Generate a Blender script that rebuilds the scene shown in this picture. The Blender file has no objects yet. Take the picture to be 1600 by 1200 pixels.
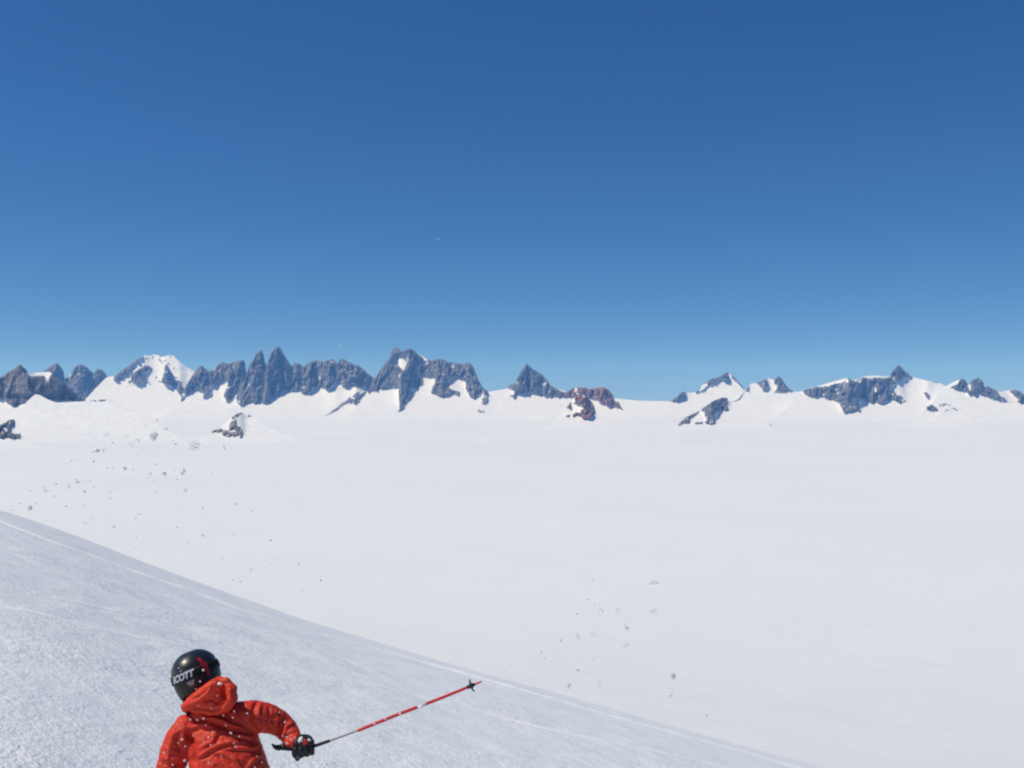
import bpy, bmesh, math, random
import numpy as np
from mathutils import Vector, Matrix, noise as mnoise

random.seed(7)
scene = bpy.context.scene
COL = scene.collection
R = math.radians

# ------------------------------------------------------------------ camera
F = 1556.0                       # focal length in pixels of a 1600 px wide frame
PITCH = math.atan(20 / F)
cam_d = bpy.data.cameras.new('camera')
cam = bpy.data.objects.new('camera', cam_d)
COL.objects.link(cam)
cam.location = (0, 0, 0)
cam.rotation_euler = (R(90) + PITCH, 0, 0)
cam_d.sensor_width = 36.0
cam_d.lens = 36.0 * F / 1600
cam_d.clip_start = 0.1
cam_d.clip_end = 120000
scene.camera = cam
CP, SP = math.cos(PITCH), math.sin(PITCH)


def P(px, py, depth):
    """a point `depth` metres ahead (world y) seen in direction px, py of the 1600x1200 frame"""
    xc, zc = (px - 800) / F, (600 - py) / F
    d = (xc, CP - SP * zc, SP + CP * zc)
    k = depth / d[1]
    return Vector((d[0] * k, depth, d[2] * k))


def pix(v):
    yc = v[1] * CP + v[2] * SP
    zc = -v[1] * SP + v[2] * CP
    return 800 + F * v[0] / yc, 600 - F * zc / yc


def tan_dep(py):                  # tangent of the angle below the horizon for an image row
    zc = (600 - py) / F
    return -(SP + CP * zc) / (CP - SP * zc)


# ------------------------------------------------------------------ light
SUN_DIR = Vector((-0.56, -0.10, 0.82)).normalized()      # towards the sun: left, a little behind the camera
sun_el = math.asin(SUN_DIR.z)
sd = bpy.data.lights.new('sun', 'SUN')
sd.energy = 3.7
sd.angle = R(0.53)
sd.color = (1.0, 0.94, 0.77)
so = bpy.data.objects.new('sun', sd)
so.rotation_euler = SUN_DIR.to_track_quat('Z', 'Y').to_euler()
so.location = (-20, -10, 40)
COL.objects.link(so)

world = bpy.data.worlds.new('World')
scene.world = world
world.use_nodes = True
wn = world.node_tree
wn.nodes.clear()
SKY_CURVE = [(1.315, 0.56), (0.975, 0.555), (0.811, 0.71)]
sky = wn.nodes.new('ShaderNodeTexSky')
sky.sky_type = 'NISHITA'
sky.sun_disc = False
sky.sun_elevation = sun_el
sky.sun_rotation = math.atan2(SUN_DIR.x, SUN_DIR.y)
sky.altitude = 1800
sky.air_density = 1.0
sky.dust_density = 0.0
sky.ozone_density = 6.0
# look a little above the true horizon band, then a film-like response per channel
tcw = wn.nodes.new('ShaderNodeTexCoord')
addw = wn.nodes.new('ShaderNodeVectorMath')
addw.inputs[1].default_value = (0, 0, 0.03)
nrmw = wn.nodes.new('ShaderNodeVectorMath')
nrmw.operation = 'NORMALIZE'
wn.links.new(tcw.outputs['Generated'], addw.inputs[0])
wn.links.new(addw.outputs[0], nrmw.inputs[0])
wn.links.new(nrmw.outputs[0], sky.inputs[0])
sep = wn.nodes.new('ShaderNodeSeparateColor')
cmb = wn.nodes.new('ShaderNodeCombineColor')
wn.links.new(sky.outputs[0], sep.inputs[0])
for i, (gam, gain) in enumerate(SKY_CURVE):
    pw = wn.nodes.new('ShaderNodeMath')
    pw.operation = 'POWER'
    sc_ = wn.nodes.new('ShaderNodeMath')
    sc_.operation = 'MULTIPLY'
    sc_.inputs[1].default_value = gain * 10 * 0.1 ** gam
    pw.inputs[1].default_value = gam
    wn.links.new(sep.outputs[i], pw.inputs[0])
    wn.links.new(pw.outputs[0], sc_.inputs[0])
    wn.links.new(sc_.outputs[0], cmb.inputs[i])
bg = wn.nodes.new('ShaderNodeBackground')
bg.inputs['Strength'].default_value = 0.10
wo = wn.nodes.new('ShaderNodeOutputWorld')
wn.links.new(cmb.outputs[0], bg.inputs[0])
wn.links.new(bg.outputs[0], wo.inputs[0])

scene.view_settings.view_transform = 'Standard'
scene.view_settings.look = 'None'
scene.view_settings.exposure = 0.0
scene.view_settings.gamma = 1.0
scene.cycles.filter_width = 2.2
scene.cycles.max_bounces = 8
scene.cycles.volume_bounces = 2


# ------------------------------------------------------------------ materials
def new_mat(name):
    m = bpy.data.materials.new(name)
    m.use_nodes = True
    return m, m.node_tree, m.node_tree.nodes['Principled BSDF']


def nd(nt, typ, **kw):
    n = nt.nodes.new(typ)
    for k, v in kw.items():
        if k in n.inputs:
            n.inputs[k].default_value = v
        else:
            setattr(n, k, v)
    return n


def ramp(nt, fac, stops):
    r = nt.nodes.new('ShaderNodeValToRGB')
    e = r.color_ramp.elements
    while len(e) < len(stops):
        e.new(0.5)
    for i, (p, c) in enumerate(stops):
        e[i].position = p
        e[i].color = (*c, 1)
    nt.links.new(fac, r.inputs[0])
    return r.outputs[0]


def coords(nt, scale=(1, 1, 1), kind='Object'):
    tc = nt.nodes.new('ShaderNodeTexCoord')
    mp = nt.nodes.new('ShaderNodeMapping')
    mp.inputs['Scale'].default_value = scale
    nt.links.new(tc.outputs[kind], mp.inputs[0])
    return mp.outputs[0]


def noise_node(nt, vec, scale, detail=4, rough=0.55):
    n = nd(nt, 'ShaderNodeTexNoise', Scale=scale, Detail=detail, Roughness=rough)
    nt.links.new(vec, n.inputs['Vector'])
    return n.outputs['Fac']


def bump(nt, height, dist, strength=1.0, normal=None):
    b = nd(nt, 'ShaderNodeBump', Strength=strength, Distance=dist)
    nt.links.new(height, b.inputs['Height'])
    if normal is not None:
        nt.links.new(normal, b.inputs['Normal'])
    return b.outputs[0]


def snow_material(name, layers, col_a, col_b, col_scale, rough=0.65):
    """layers: (scale, detail, distance, mapping scale)"""
    m, nt, bs = new_mat(name)
    v = coords(nt)
    nt.links.new(ramp(nt, noise_node(nt, v, col_scale, 5), [(0.35, col_a), (0.65, col_b)]), bs.inputs['Base Color'])
    nrm = None
    for sc, det, dist, mscale, *patchy in layers:
        vv = coords(nt, mscale)
        hgt = noise_node(nt, vv, sc, det)
        if patchy:                      # rough and smooth areas alternate
            mr = nd(nt, 'ShaderNodeMapRange')
            nt.links.new(noise_node(nt, v, patchy[0], 3), mr.inputs[0])
            for k_, val in ((1, 0.35), (2, 0.62), (3, 0.35), (4, 1.25)):
                mr.inputs[k_].default_value = val
            ml = nd(nt, 'ShaderNodeMath', operation='MULTIPLY')
            nt.links.new(hgt, ml.inputs[0])
            nt.links.new(mr.outputs[0], ml.inputs[1])
            hgt = ml.outputs[0]
        nrm = bump(nt, hgt, dist, 1.0, nrm)
    if nrm is not None:
        nt.links.new(nrm, bs.inputs['Normal'])
    bs.inputs['Roughness'].default_value = rough
    bs.inputs['Specular IOR Level'].default_value = 0.25
    return m


def plain(name, col, rough=0.6, spec=0.4, grain=None, coat=0.0, metal=0.0):
    m, nt, bs = new_mat(name)
    bs.inputs['Roughness'].default_value = rough
    bs.inputs['Specular IOR Level'].default_value = spec
    bs.inputs['Coat Weight'].default_value = coat
    bs.inputs['Metallic'].default_value = metal
    v = coords(nt)
    sc = grain[0] if grain else 40
    k = grain[1] if grain else 0.9
    lo = tuple(c * k for c in col)
    nt.links.new(ramp(nt, noise_node(nt, v, sc, 4), [(0.3, lo), (0.7, col)]), bs.inputs['Base Color'])
    if grain and len(grain) > 2:
        nt.links.new(bump(nt, noise_node(nt, v, grain[2], 4), grain[3]), bs.inputs['Normal'])
    return m


MAT = {}
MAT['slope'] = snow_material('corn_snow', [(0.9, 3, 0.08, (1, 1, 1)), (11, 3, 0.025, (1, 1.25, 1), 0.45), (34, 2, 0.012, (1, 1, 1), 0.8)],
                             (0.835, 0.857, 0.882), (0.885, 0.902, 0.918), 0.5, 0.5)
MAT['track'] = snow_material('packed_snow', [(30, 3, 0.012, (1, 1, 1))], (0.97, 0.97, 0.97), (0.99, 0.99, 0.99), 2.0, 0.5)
MAT['glacier'] = snow_material('glacier_snow', [(0.0016, 4, 6.0, (1, 1.8, 1)), (0.03, 4, 0.9, (1, 1.8, 1)), (0.4, 4, 0.20, (1, 2.4, 1))],
                               (0.77, 0.777, 0.80), (0.80, 0.806, 0.83), 0.0012, 0.7)
MAT['far_snow'] = snow_material('mountain_snow', [(0.012, 5, 10.0, (1, 1, 1)), (0.05, 4, 2.0, (1, 1, 1))],
                                (0.785, 0.79, 0.815), (0.835, 0.838, 0.86), 0.006, 0.7)


def crystal_material(name, airy):
    """loose snow: light passes through it, and through the gaps between its grains"""
    m = bpy.data.materials.new(name)
    m.use_nodes = True
    nt = m.node_tree
    nt.nodes.clear()
    v = coords(nt)
    df = nd(nt, 'ShaderNodeBsdfPrincipled', **{'Base Color': (0.97, 0.975, 0.98, 1), 'Roughness': 0.35 if airy else 0.8, 'Specular IOR Level': 0.4, 'IOR': 1.16})
    df.inputs['Subsurface Weight'].default_value = 1.0
    df.inputs['Subsurface Radius'].default_value = (1, 1, 1)
    df.inputs['Subsurface Scale'].default_value = 0.03 if airy else 0.01
    df.inputs['Roughness'].default_value = 0.7
    nt.links.new(bump(nt, noise_node(nt, v, 9, 4), 0.0015), df.inputs['Normal'])
    if airy:                                     # gaps between the grains
        mr = nd(nt, 'ShaderNodeMapRange')
        nt.links.new(noise_node(nt, v, 5, 4), mr.inputs[0])
        for k, val in ((1, 0.38), (2, 0.66), (3, 0.07), (4, 0.44)):
            mr.inputs[k].default_value = val
        nt.links.new(mr.outputs[0], df.inputs['Alpha'])
    out = nd(nt, 'ShaderNodeOutputMaterial')
    nt.links.new(df.outputs[0], out.inputs[0])
    return m


MAT['clod'] = crystal_material('loose_snow', True)
MAT['fleck'] = crystal_material('snow_fleck', False)


def rock_material(name, a, b, c):
    m, nt, bs = new_mat(name)
    v = coords(nt, (1, 1, 0.45))
    n1 = noise_node(nt, v, 0.011, 8, 0.65)
    nt.links.new(ramp(nt, n1, [(0.32, a), (0.52, b), (0.72, c)]), bs.inputs['Base Color'])
    nt.links.new(bump(nt, noise_node(nt, v, 0.03, 8, 0.72), 22.0), bs.inputs['Normal'])
    bs.inputs['Roughness'].default_value = 0.9
    bs.inputs['Specular IOR Level'].default_value = 0.15
    return m


MAT['grey_rock'] = rock_material('grey_rock', (0.115, 0.113, 0.12), (0.18, 0.175, 0.182), (0.26, 0.25, 0.25))
MAT['brown_rock'] = rock_material('brown_rock', (0.11, 0.105, 0.105), (0.20, 0.185, 0.18), (0.32, 0.295, 0.275))
MAT['tan_rock'] = rock_material('tan_rock', (0.17, 0.155, 0.145), (0.29, 0.265, 0.245), (0.40, 0.37, 0.34))
MAT['red_rock'] = rock_material('red_rock', (0.15, 0.085, 0.068), (0.29, 0.155, 0.115), (0.37, 0.23, 0.175))


# ------------------------------------------------------------------ object helpers
def tag(o, label=None, cat=None, group=None, kind=None):
    if label: o['label'] = label
    if cat: o['category'] = cat
    if group: o['group'] = group
    if kind: o['kind'] = kind
    return o


def link_mesh(name, verts, faces, mats, parent=None, mat_idx=None, smooth=True):
    me = bpy.data.meshes.new(name)
    me.from_pydata([tuple(v) for v in verts], [], [tuple(f) for f in faces])
    for m in mats:
        me.materials.append(m)
    if mat_idx is not None:
        me.polygons.foreach_set('material_index', np.asarray(mat_idx, dtype=np.int32))
    me.polygons.foreach_set('use_smooth', np.full(len(me.polygons), bool(smooth)))
    me.update()
    o = bpy.data.objects.new(name, me)
    COL.objects.link(o)
    if parent is not None:
        attach(o, parent)
    return o


def attach(o, parent):
    """parent o and keep it where it is (meshes are written in world coordinates)"""
    org = Vector((0, 0, 0))
    q = parent
    while q is not None:
        org += q.location
        q = q.parent
    o.parent = parent
    o.location = Vector(o.location) - org


def grid_faces(ny, nx):
    i = np.arange((ny - 1) * (nx - 1))
    r, c = i // (nx - 1), i % (nx - 1)
    a = r * nx + c
    return np.stack([a, a + 1, a + nx + 1, a + nx], 1)


# value noise on arrays
def vnoise(x, y, seed):
    rs = np.random.RandomState(seed)
    T = rs.rand(256, 256)
    xi, yi = np.floor(x).astype(int), np.floor(y).astype(int)
    fx, fy = x - xi, y - yi
    fx = fx * fx * (3 - 2 * fx)
    fy = fy * fy * (3 - 2 * fy)
    a, b = T[yi % 256, xi % 256], T[yi % 256, (xi + 1) % 256]
    c, d = T[(yi + 1) % 256, xi % 256], T[(yi + 1) % 256, (xi + 1) % 256]
    return (a * (1 - fx) + b * fx) * (1 - fy) + (c * (1 - fx) + d * fx) * fy


def fbm(x, y, seed, octv=4, gain=0.5):
    s, a, t = 0, 1.0, 0
    for k in range(octv):
        s = s + a * vnoise(x * 2 ** k, y * 2 ** k, seed + k * 13)
        t += a
        a *= gain
    return s / t - 0.5


# ------------------------------------------------------------------ icefield
GY = [60, 100, 150, 300, 700, 1500, 3000, 6000, 12000, 30000]
GZ = [-30, -40, -56, -88, -140, -190, -225, -245, -250, -250]
_gl = np.log(np.array(GY))


def _smooth_profile():
    t = np.linspace(_gl[0], _gl[-1], 400)
    z = np.interp(t, _gl, GZ)
    for _ in range(60):
        zz = z.copy()
        zz[1:-1] = 0.25 * z[:-2] + 0.5 * z[1:-1] + 0.25 * z[2:]
        z = zz
    return t, z


_gt, _gzv = _smooth_profile()


def glacier_z(y):
    return np.interp(np.log(np.maximum(y, 60)), _gt, _gzv)


ys = np.exp(np.linspace(math.log(62), math.log(30000), 260))
us = np.linspace(-0.95, 0.95, 170)
UU, YY = np.meshgrid(us, ys)
XX = UU * YY
ZZ = glacier_z(YY) + fbm(XX / 900, YY / 700, 5, 3) * 10 * np.clip(YY / 2500, 0, 1) + fbm(XX / 70 + 9, YY / 60, 8, 3) * 1.2 * np.clip(YY / 300, 0.2, 1) - 0.12 * XX * np.exp(-(YY / 420) ** 2)
g = link_mesh('icefield', np.stack([XX, YY, ZZ], -1).reshape(-1, 3), grid_faces(*XX.shape)[:, ::-1][:, ::-1], [MAT['glacier']])
tag(g, 'vast flat white snow covered icefield spreading to the foot of the mountains', 'icefield', kind='structure')


# ------------------------------------------------------------------ near slope, a convex roll with its crest against the icefield
HP, RC = 2.4, 36.0
CC = HP / RC ** 2
crest = [(0, 797), (75, 822), (150, 849), (300, 906), (450, 959), (600, 1006), (762, 1053), (925, 1099), (1087, 1144), (1250, 1190)]
cu = np.array([(px - 800) / (F * 1.0) for px, _ in crest])
ct = np.array([tan_dep(py) for _, py in crest])
cfit = np.polyfit(cu, ct, 5)
cder = np.polyder(cfit)


def t_crest(u):
    u = np.asarray(u, float)
    uc = np.clip(u, -0.52, 0.29)
    return np.polyval(cfit, uc) + (u - uc) * np.polyval(cder, uc)


def B_of(u):
    return t_crest(u) - 2 * math.sqrt(HP * CC)


def slope_z(x, y):
    yy = np.maximum(y, 2.5)
    z = -(HP + yy * B_of(x / yy) + CC * yy * yy)
    return z + np.maximum(2.5 - y, 0) * 0.3


SKX, SKY = -1.58, 5.40            # where the skier stands


def slope_full(x, y):
    x, y = np.asarray(x, float), np.asarray(y, float)
    z = slope_z(x, y) - 0.25 * np.exp(-((x - SKX) ** 2 + (y - SKY) ** 2) / 1.5 ** 2)
    return z + np.clip((y - 4) / 6, 0, 1) * np.clip((30 - y) / 12, 0, 1) * (fbm(x / 2.2 + 50, y / 1.8 + 50, 21, 4) * 0.10 + fbm(x / 0.35 + 90, y / 0.3 + 90, 31, 2) * 0.018) + np.clip((y - 8) / 8, 0, 1) * np.clip((70 - y) / 20, 0, 1) * fbm(x / 2.6 + 150, y / 3 + 150, 44, 1) * 0.05


def slope_hit(px, py):
    u = (px - 800) / F
    t = max(tan_dep(py), float(t_crest(u)) + 1e-5)
    b = t - float(B_of(u))
    y = (b - math.sqrt(max(b * b - 4 * CC * HP, 0))) / (2 * CC)
    return y * u, y


yr = np.concatenate([np.linspace(-40, 2, 22), np.exp(np.linspace(math.log(2.6), math.log(60), 640)), np.exp(np.linspace(math.log(62), math.log(220), 40))])
ur = np.linspace(-1.25, 1.1, 560)
U2, Y2 = np.meshgrid(ur, yr)
X2 = U2 * np.where(Y2 > 2.5, Y2, 2.5 + (2.5 - Y2))
Z2 = slope_full(X2, Y2)
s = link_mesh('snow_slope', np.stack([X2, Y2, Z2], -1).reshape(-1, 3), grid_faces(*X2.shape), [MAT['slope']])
tag(s, 'grainy shaded snow slope falling away to the right under the skier', 'snow slope', kind='structure')


def ski_track(name, label, pts, width, height, wob, seed):
    """a low bank of snow pushed up by a ski, following the slope"""
    P2 = []
    for (a, b), (c, d) in zip(pts[:-1], pts[1:]):
        n = max(4, int(abs(c - a) / 3))
        for i in range(n):
            P2.append((a + (c - a) * i / n, b + (d - b) * i / n))
    P2.append(pts[-1])
    arr = np.array(P2)
    for _ in range(30):
        arr[1:-1] = 0.25 * arr[:-2] + 0.5 * arr[1:-1] + 0.25 * arr[2:]
    ctr = np.array([slope_hit(px, py) for px, py in arr])
    for _ in range(8):
        ctr[1:-1] = 0.25 * ctr[:-2] + 0.5 * ctr[1:-1] + 0.25 * ctr[2:]
    n = len(ctr)
    V, Fc = [], []
    prof = [(-0.5, -0.4), (-0.3, 0.55), (-0.1, 1.0), (0.1, 1.0), (0.3, 0.55), (0.5, -0.4)]
    m = len(prof)
    for i in range(n):
        d = ctr[min(i + 1, n - 1)] - ctr[max(i - 1, 0)]
        L = np.linalg.norm(d)
        d = d / L
        nr = np.array([d[1], -d[0]])
        s_ = i * 0.35
        k = 0.55 + 0.9 * (fbm(np.array([s_ * 0.5]), np.array([seed * 1.7]), seed, 3)[0] + 0.5)
        fade = min(1, i / 12, (n - 1 - i) / 12)
        w = width * (0.6 + 0.4 * k)
        off = wob * fbm(np.array([s_ * 0.12]), np.array([seed * 3.1]), seed + 5, 2)[0]
        for a, h in prof:
            q = ctr[i] + nr * (a * w + off)
            z = float(slope_full(q[0], q[1])) + h * height * k * fade - 0.012 * (1 - fade)
            V.append((q[0], q[1], z))
    for i in range(n - 1):
        for j in range(m - 1):
            a = i * m + j
            Fc.append((a, a + 1, a + m + 1, a + m))
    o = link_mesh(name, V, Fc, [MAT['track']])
    tag(o, label, 'ski track', 'ski tracks across the slope', kind='structure')
    return o


ski_track('ski_track', 'long thin bright ski track ridge running just below the slope crest',
          [(-40, 800), (0, 814), (37, 829), (150, 870), (262, 911), (375, 952), (487, 986), (600, 1017), (738, 1057), (803, 1076), (966, 1121), (1087, 1155), (1250, 1200), (1330, 1222)], 0.46, 0.034, 0.1, 3)
ski_track('ski_track', 'faint ski track crossing the middle of the slope behind the helmet',
          [(-40, 944), (0, 951), (49, 957), (150, 982), (250, 1003), (330, 1018), (420, 1034)], 0.24, 0.015, 0.04, 11)
ski_track('ski_track', 'thin ski track passing beneath the tip of the ski pole',
          [(560, 1066), (640, 1084), (693, 1098), (762, 1113), (860, 1139), (950, 1160), (1108, 1194), (1180, 1212)], 0.19, 0.013, 0.05, 17)
ski_track('ski_track', 'very faint upper ski track at the left edge of the slope',
          [(60, 930), (120, 944), (200, 960), (290, 976)], 0.18, 0.012, 0.05, 23)


# ------------------------------------------------------------------ mountains
def inpoly(X, Y, poly):
    r = np.zeros(X.shape, bool)
    n = len(poly)
    for i in range(n):
        x1, y1 = poly[i]
        x2, y2 = poly[(i + 1) % n]
        if y1 == y2:
            continue
        c = ((y1 > Y) != (y2 > Y)) & (X < (x2 - x1) * (Y - y1) / (y2 - y1) + x1)
        r ^= c
    return r


def blur(a, n, axis):
    for _ in range(n):
        p = np.take(a, np.clip(np.arange(a.shape[axis]) - 1, 0, None), axis)
        q = np.take(a, np.clip(np.arange(a.shape[axis]) + 1, None, a.shape[axis] - 1), axis)
        a = 0.25 * p + 0.5 * a + 0.25 * q
    return a


def massif(name, label, D, sil, rock, snow=(), ribs=(), foot=665, seed=1, rmat='grey_rock', step=0.8, kind='structure',
           cat='mountain', steep=64, apron=26, rough=1.0, jag=0.8, jitter=1.1, group=None, smooth_x=80, stand=0.5, dust=0.045, specks=None):
    # the foot sits where the icefield is seen on that row
    yy = np.exp(np.linspace(math.log(2500), math.log(29000), 3000))
    tg = (7 - glacier_z(yy)) / yy
    yf = float(np.interp(-tan_dep(foot), -tg, yy))
    mpp = (yf + 1200) / F                           # metres per pixel at the mountain
    tail = 1.25 * (foot - sil[0][1]) + 6, 1.25 * (foot - sil[-1][1]) + 6
    h0, h1 = foot - sil[0][1], foot - sil[-1][1]
    sil = ([(sil[0][0] - tail[0], foot), (sil[0][0] - 0.6 * tail[0], foot - 0.12 * h0), (sil[0][0] - 0.25 * tail[0], foot - 0.5 * h0)] + list(sil) +
           [(sil[-1][0] + 0.25 * tail[1], foot - 0.5 * h1), (sil[-1][0] + 0.6 * tail[1], foot - 0.12 * h1), (sil[-1][0] + tail[1], foot)])
    x0, x1 = sil[0][0], sil[-1][0]
    cx = np.arange(x0, x1 + 0.01, step)
    top = np.interp(cx, [p[0] for p in sil], [p[1] for p in sil])
    nr = max(int((foot - top.min()) / step), 14)
    tt = np.linspace(0, 1, nr) ** 1.05
    # mask first, on the clean grid
    PX = np.repeat(cx[None, :], nr, 0)
    PY = top[None, :] + (foot - top[None, :]) * tt[:, None]
    jx = fbm(PX / 3.5 + 300, PY / 3.5, seed + 101, 3) * 2 * jitter
    jy = (fbm(PX / 3.5 + 300, PY / 3.5, seed + 202, 3) * 2 + fbm(PX / 2.3 + 300, PY / 9, seed + 203, 2) * 3.2) * jitter
    M = np.zeros(PX.shape, bool)
    for poly in rock:
        M |= inpoly(PX + jx, PY + jy, poly)
    for poly in snow:
        M &= ~inpoly(PX + jx * 0.8, PY + jy * 0.8, poly)
    # snow lying in cracks and on ledges of the rock
    streak = fbm(PX / 5 + PY / 6 + 300, PY / 4.5 - PX / 9 + 300, seed + 401, 3) + 0.5 * fbm(PX / 1.9 + 300, PY / 3.8, seed + 402, 2)
    M &= ~((streak > np.quantile(streak, 1 - dust)) & (PY > top[None, :] + 1.5))
    if specks:
        sp = fbm(PX / 4 - PY / 8 + 300, PY / 3.2 + PX / 10 + 300, seed + 501, 3) + 0.6 * fbm(PX / 1.6 + 300, PY / 2.2, seed + 502, 2)
        inside = inpoly(PX, PY, specks[0])
        if inside.any():
            M |= inside & (sp > np.quantile(sp[inside], 1 - specks[1]))
    Mf = M.astype(float)
    Ms = blur(blur(Mf, 3, 0), 3, 1)
    # jagged skyline where it is rock
    topn = top + ((fbm(cx / 4.0 + 300, cx * 0 + seed, seed + 7, 3) * 3.0 + fbm(cx / 1.5 + 300, cx * 0 + seed, seed + 8, 2) * 1.6) * jag) * np.clip(Ms[:3].mean(0) * 1.2, 0.04, 1)
    topn = np.minimum(topn, foot)
    PY = topn[None, :] + (foot - topn[None, :]) * tt[:, None]
    # depth, from the foot upwards: snow starts almost flat and steepens, rock is steep
    up = np.clip((foot - PY) / max(foot - top.min(), 1), 0, 1)
    gp = np.linspace(foot, top.min() - 12, 1500)
    ap_of = lambda q: np.radians(3.5 + (apron - 3.5) * np.clip(np.clip((foot - q) / max(foot - top.min(), 1), 0, 1) / 0.55, 0, 1) ** 1.3)
    gs = np.concatenate([[0], np.cumsum(-np.diff(gp) * mpp / np.tan(ap_of(0.5 * (gp[1:] + gp[:-1]))))])
    dpy = np.zeros_like(PY)
    dpy[:-1] = PY[1:] - PY[:-1]
    less = np.cumsum((dpy * mpp * Ms * (1 / np.tan(ap_of(PY)) - 1 / math.tan(R(steep))))[::-1], 0)[::-1]
    less = blur(blur(less, smooth_x, 1), 2, 0) * stand
    dep = np.interp(-PY, -gp, gs) - less
    ext = 0
    for line, h, wl, wr in ribs:
        lx = np.interp(PY, [p[1] for p in line], [p[0] for p in line])
        y_end = line[-1][1]
        d = PX - lx
        k = np.where(d < 0, 1 + d / wl, 1 - d / wr)
        k = np.clip(k, 0, 1) * np.clip((y_end + 6 - PY) / 8, 0, 1)
        k = k * (1 - 0.6 * np.clip((PY - line[0][1]) / max(y_end - line[0][1], 1), 0, 1) ** 1.5)
        ext = np.maximum(ext, 1.6 * k * h * mpp)
    rg = 1 - np.abs(fbm(PX / 11.0 + PY * 0.02 + 300, PY / 30.0, seed + 31, 3)) * 5
    rg2 = 1 - np.abs(fbm(PX / 4.2 + 300, PY / 9.0, seed + 47, 3)) * 5
    fine = fbm(PX / 1.7 + 300, PY / 2.2, seed + 61, 2)
    Mb = blur(Mf, 1, 1)
    Mw = np.clip(blur(blur(Mf, 8, 1), 8, 0) * 2.2 - 1.1, 0, 1)     # relief starts inside the rock, not at its rim
    Mw = blur(blur(Mw, 2, 1), 2, 0)
    ext = ext * np.clip(Mw * 1.2, 0.06, 1)
    ext = ext + Mw * rough * mpp * (11.0 * rg + 6.0 * rg2 + 4.5 * fine)
    ext = ext + (1 - Mw) * mpp * (2.2 * fbm(PX / 26 + 300, PY / 18, seed + 71, 3) + 0.5 * fbm(PX / 5 + 300, PY / 5, seed + 81, 2)) * np.clip(up * 4, 0, 1)
    edge = np.clip(np.minimum(PX - x0, x1 - PX) / 4, 0, 1)
    Y = yf + dep - ext * edge * np.clip((PY - topn[None, :]) / 2.5, 0.15, 1)
    # to world
    xc, zc = (PX - 800) / F, (600 - PY) / F
    dy_ = CP - SP * zc
    front = np.stack([xc / dy_ * Y, Y, (SP + CP * zc) / dy_ * Y], -1)
    # the far side, falling away behind the ridge
    ridge = front[0]
    rows = []
    hgt = np.maximum(ridge[:, 2] - (glacier_z(ridge[:, 1]) - 30), 5)
    for k in range(1, 9):
        f = k / 8
        b = ridge.copy()
        b[:, 2] = ridge[:, 2] - hgt * f ** 0.9
        b[:, 1] = ridge[:, 1] + hgt * (0.25 * f + 1.1 * f * f)
        b[:, 0] += fbm(cx / 9, cx * 0 + k, seed + 90 + k, 2) * mpp * 6 * f
        rows.append(b)
    allv = np.concatenate([np.stack(rows[::-1]), front])
    nrow = allv.shape[0]
    fc = grid_faces(nrow, len(cx))
    mi = np.zeros((nrow - 1, len(cx) - 1), int)
    mi[8:] = (Mb[:-1, :-1] + Mb[1:, 1:] + Mb[:-1, 1:] + Mb[1:, :-1])[:, :] > 2.0
    mi[:8] = mi[8]
    o = link_mesh(name, allv.reshape(-1, 3), fc[:, ::-1], [MAT['far_snow'], MAT[rmat]], None, mi.reshape(-1))
    # flat-shade rock so it reads craggy
    sm = (mi.reshape(-1) == 0)
    o.data.polygons.foreach_set('use_smooth', sm)
    tag(o, label, cat, group, kind)
    return o


# -- farthest snow ridge that closes the icefield
massif('snow_ridge', 'long low white snow ridge closing the icefield behind the peaks', 16500,
       [(-120, 640), (60, 634), (150, 622), (300, 622), (420, 628), (560, 618), (700, 616), (765, 612), (795, 607), (830, 608), (880, 613), (960, 622), (1000, 626), (1060, 627), (1120, 624), (1240, 612), (1330, 608), (1500, 612), (1640, 626), (1720, 632)],
       [], seed=3, foot=654, cat='snow ridge', apron=16, step=2.0)

# -- far blue spires
massif('mountain', 'distant blue grey rounded spires behind the dark peak at the left', 15000,
       [(58, 600), (66, 583), (75, 574), (82, 570), (87, 567), (92, 570), (99, 580), (101, 592), (108, 588), (113, 580), (117, 573), (122, 570), (128, 569), (135, 573), (143, 580), (147, 584), (150, 577), (158, 576), (163, 581), (168, 589), (175, 600)],
       [[(40, 540), (180, 540), (172, 586), (152, 604), (134, 626), (132, 640), (40, 640)]],
       snow=[[(116, 578), (119, 576), (124, 585), (121, 586)], [(126, 583), (128, 582), (135, 588), (131, 588)], [(108, 586), (111, 583), (110, 590)]],
       ribs=[([(87, 567), (84, 620)], 14, 20, 14), ([(124, 569), (120, 625)], 18, 16, 20), ([(154, 576), (148, 610)], 12, 8, 14)], seed=11, foot=655)

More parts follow.
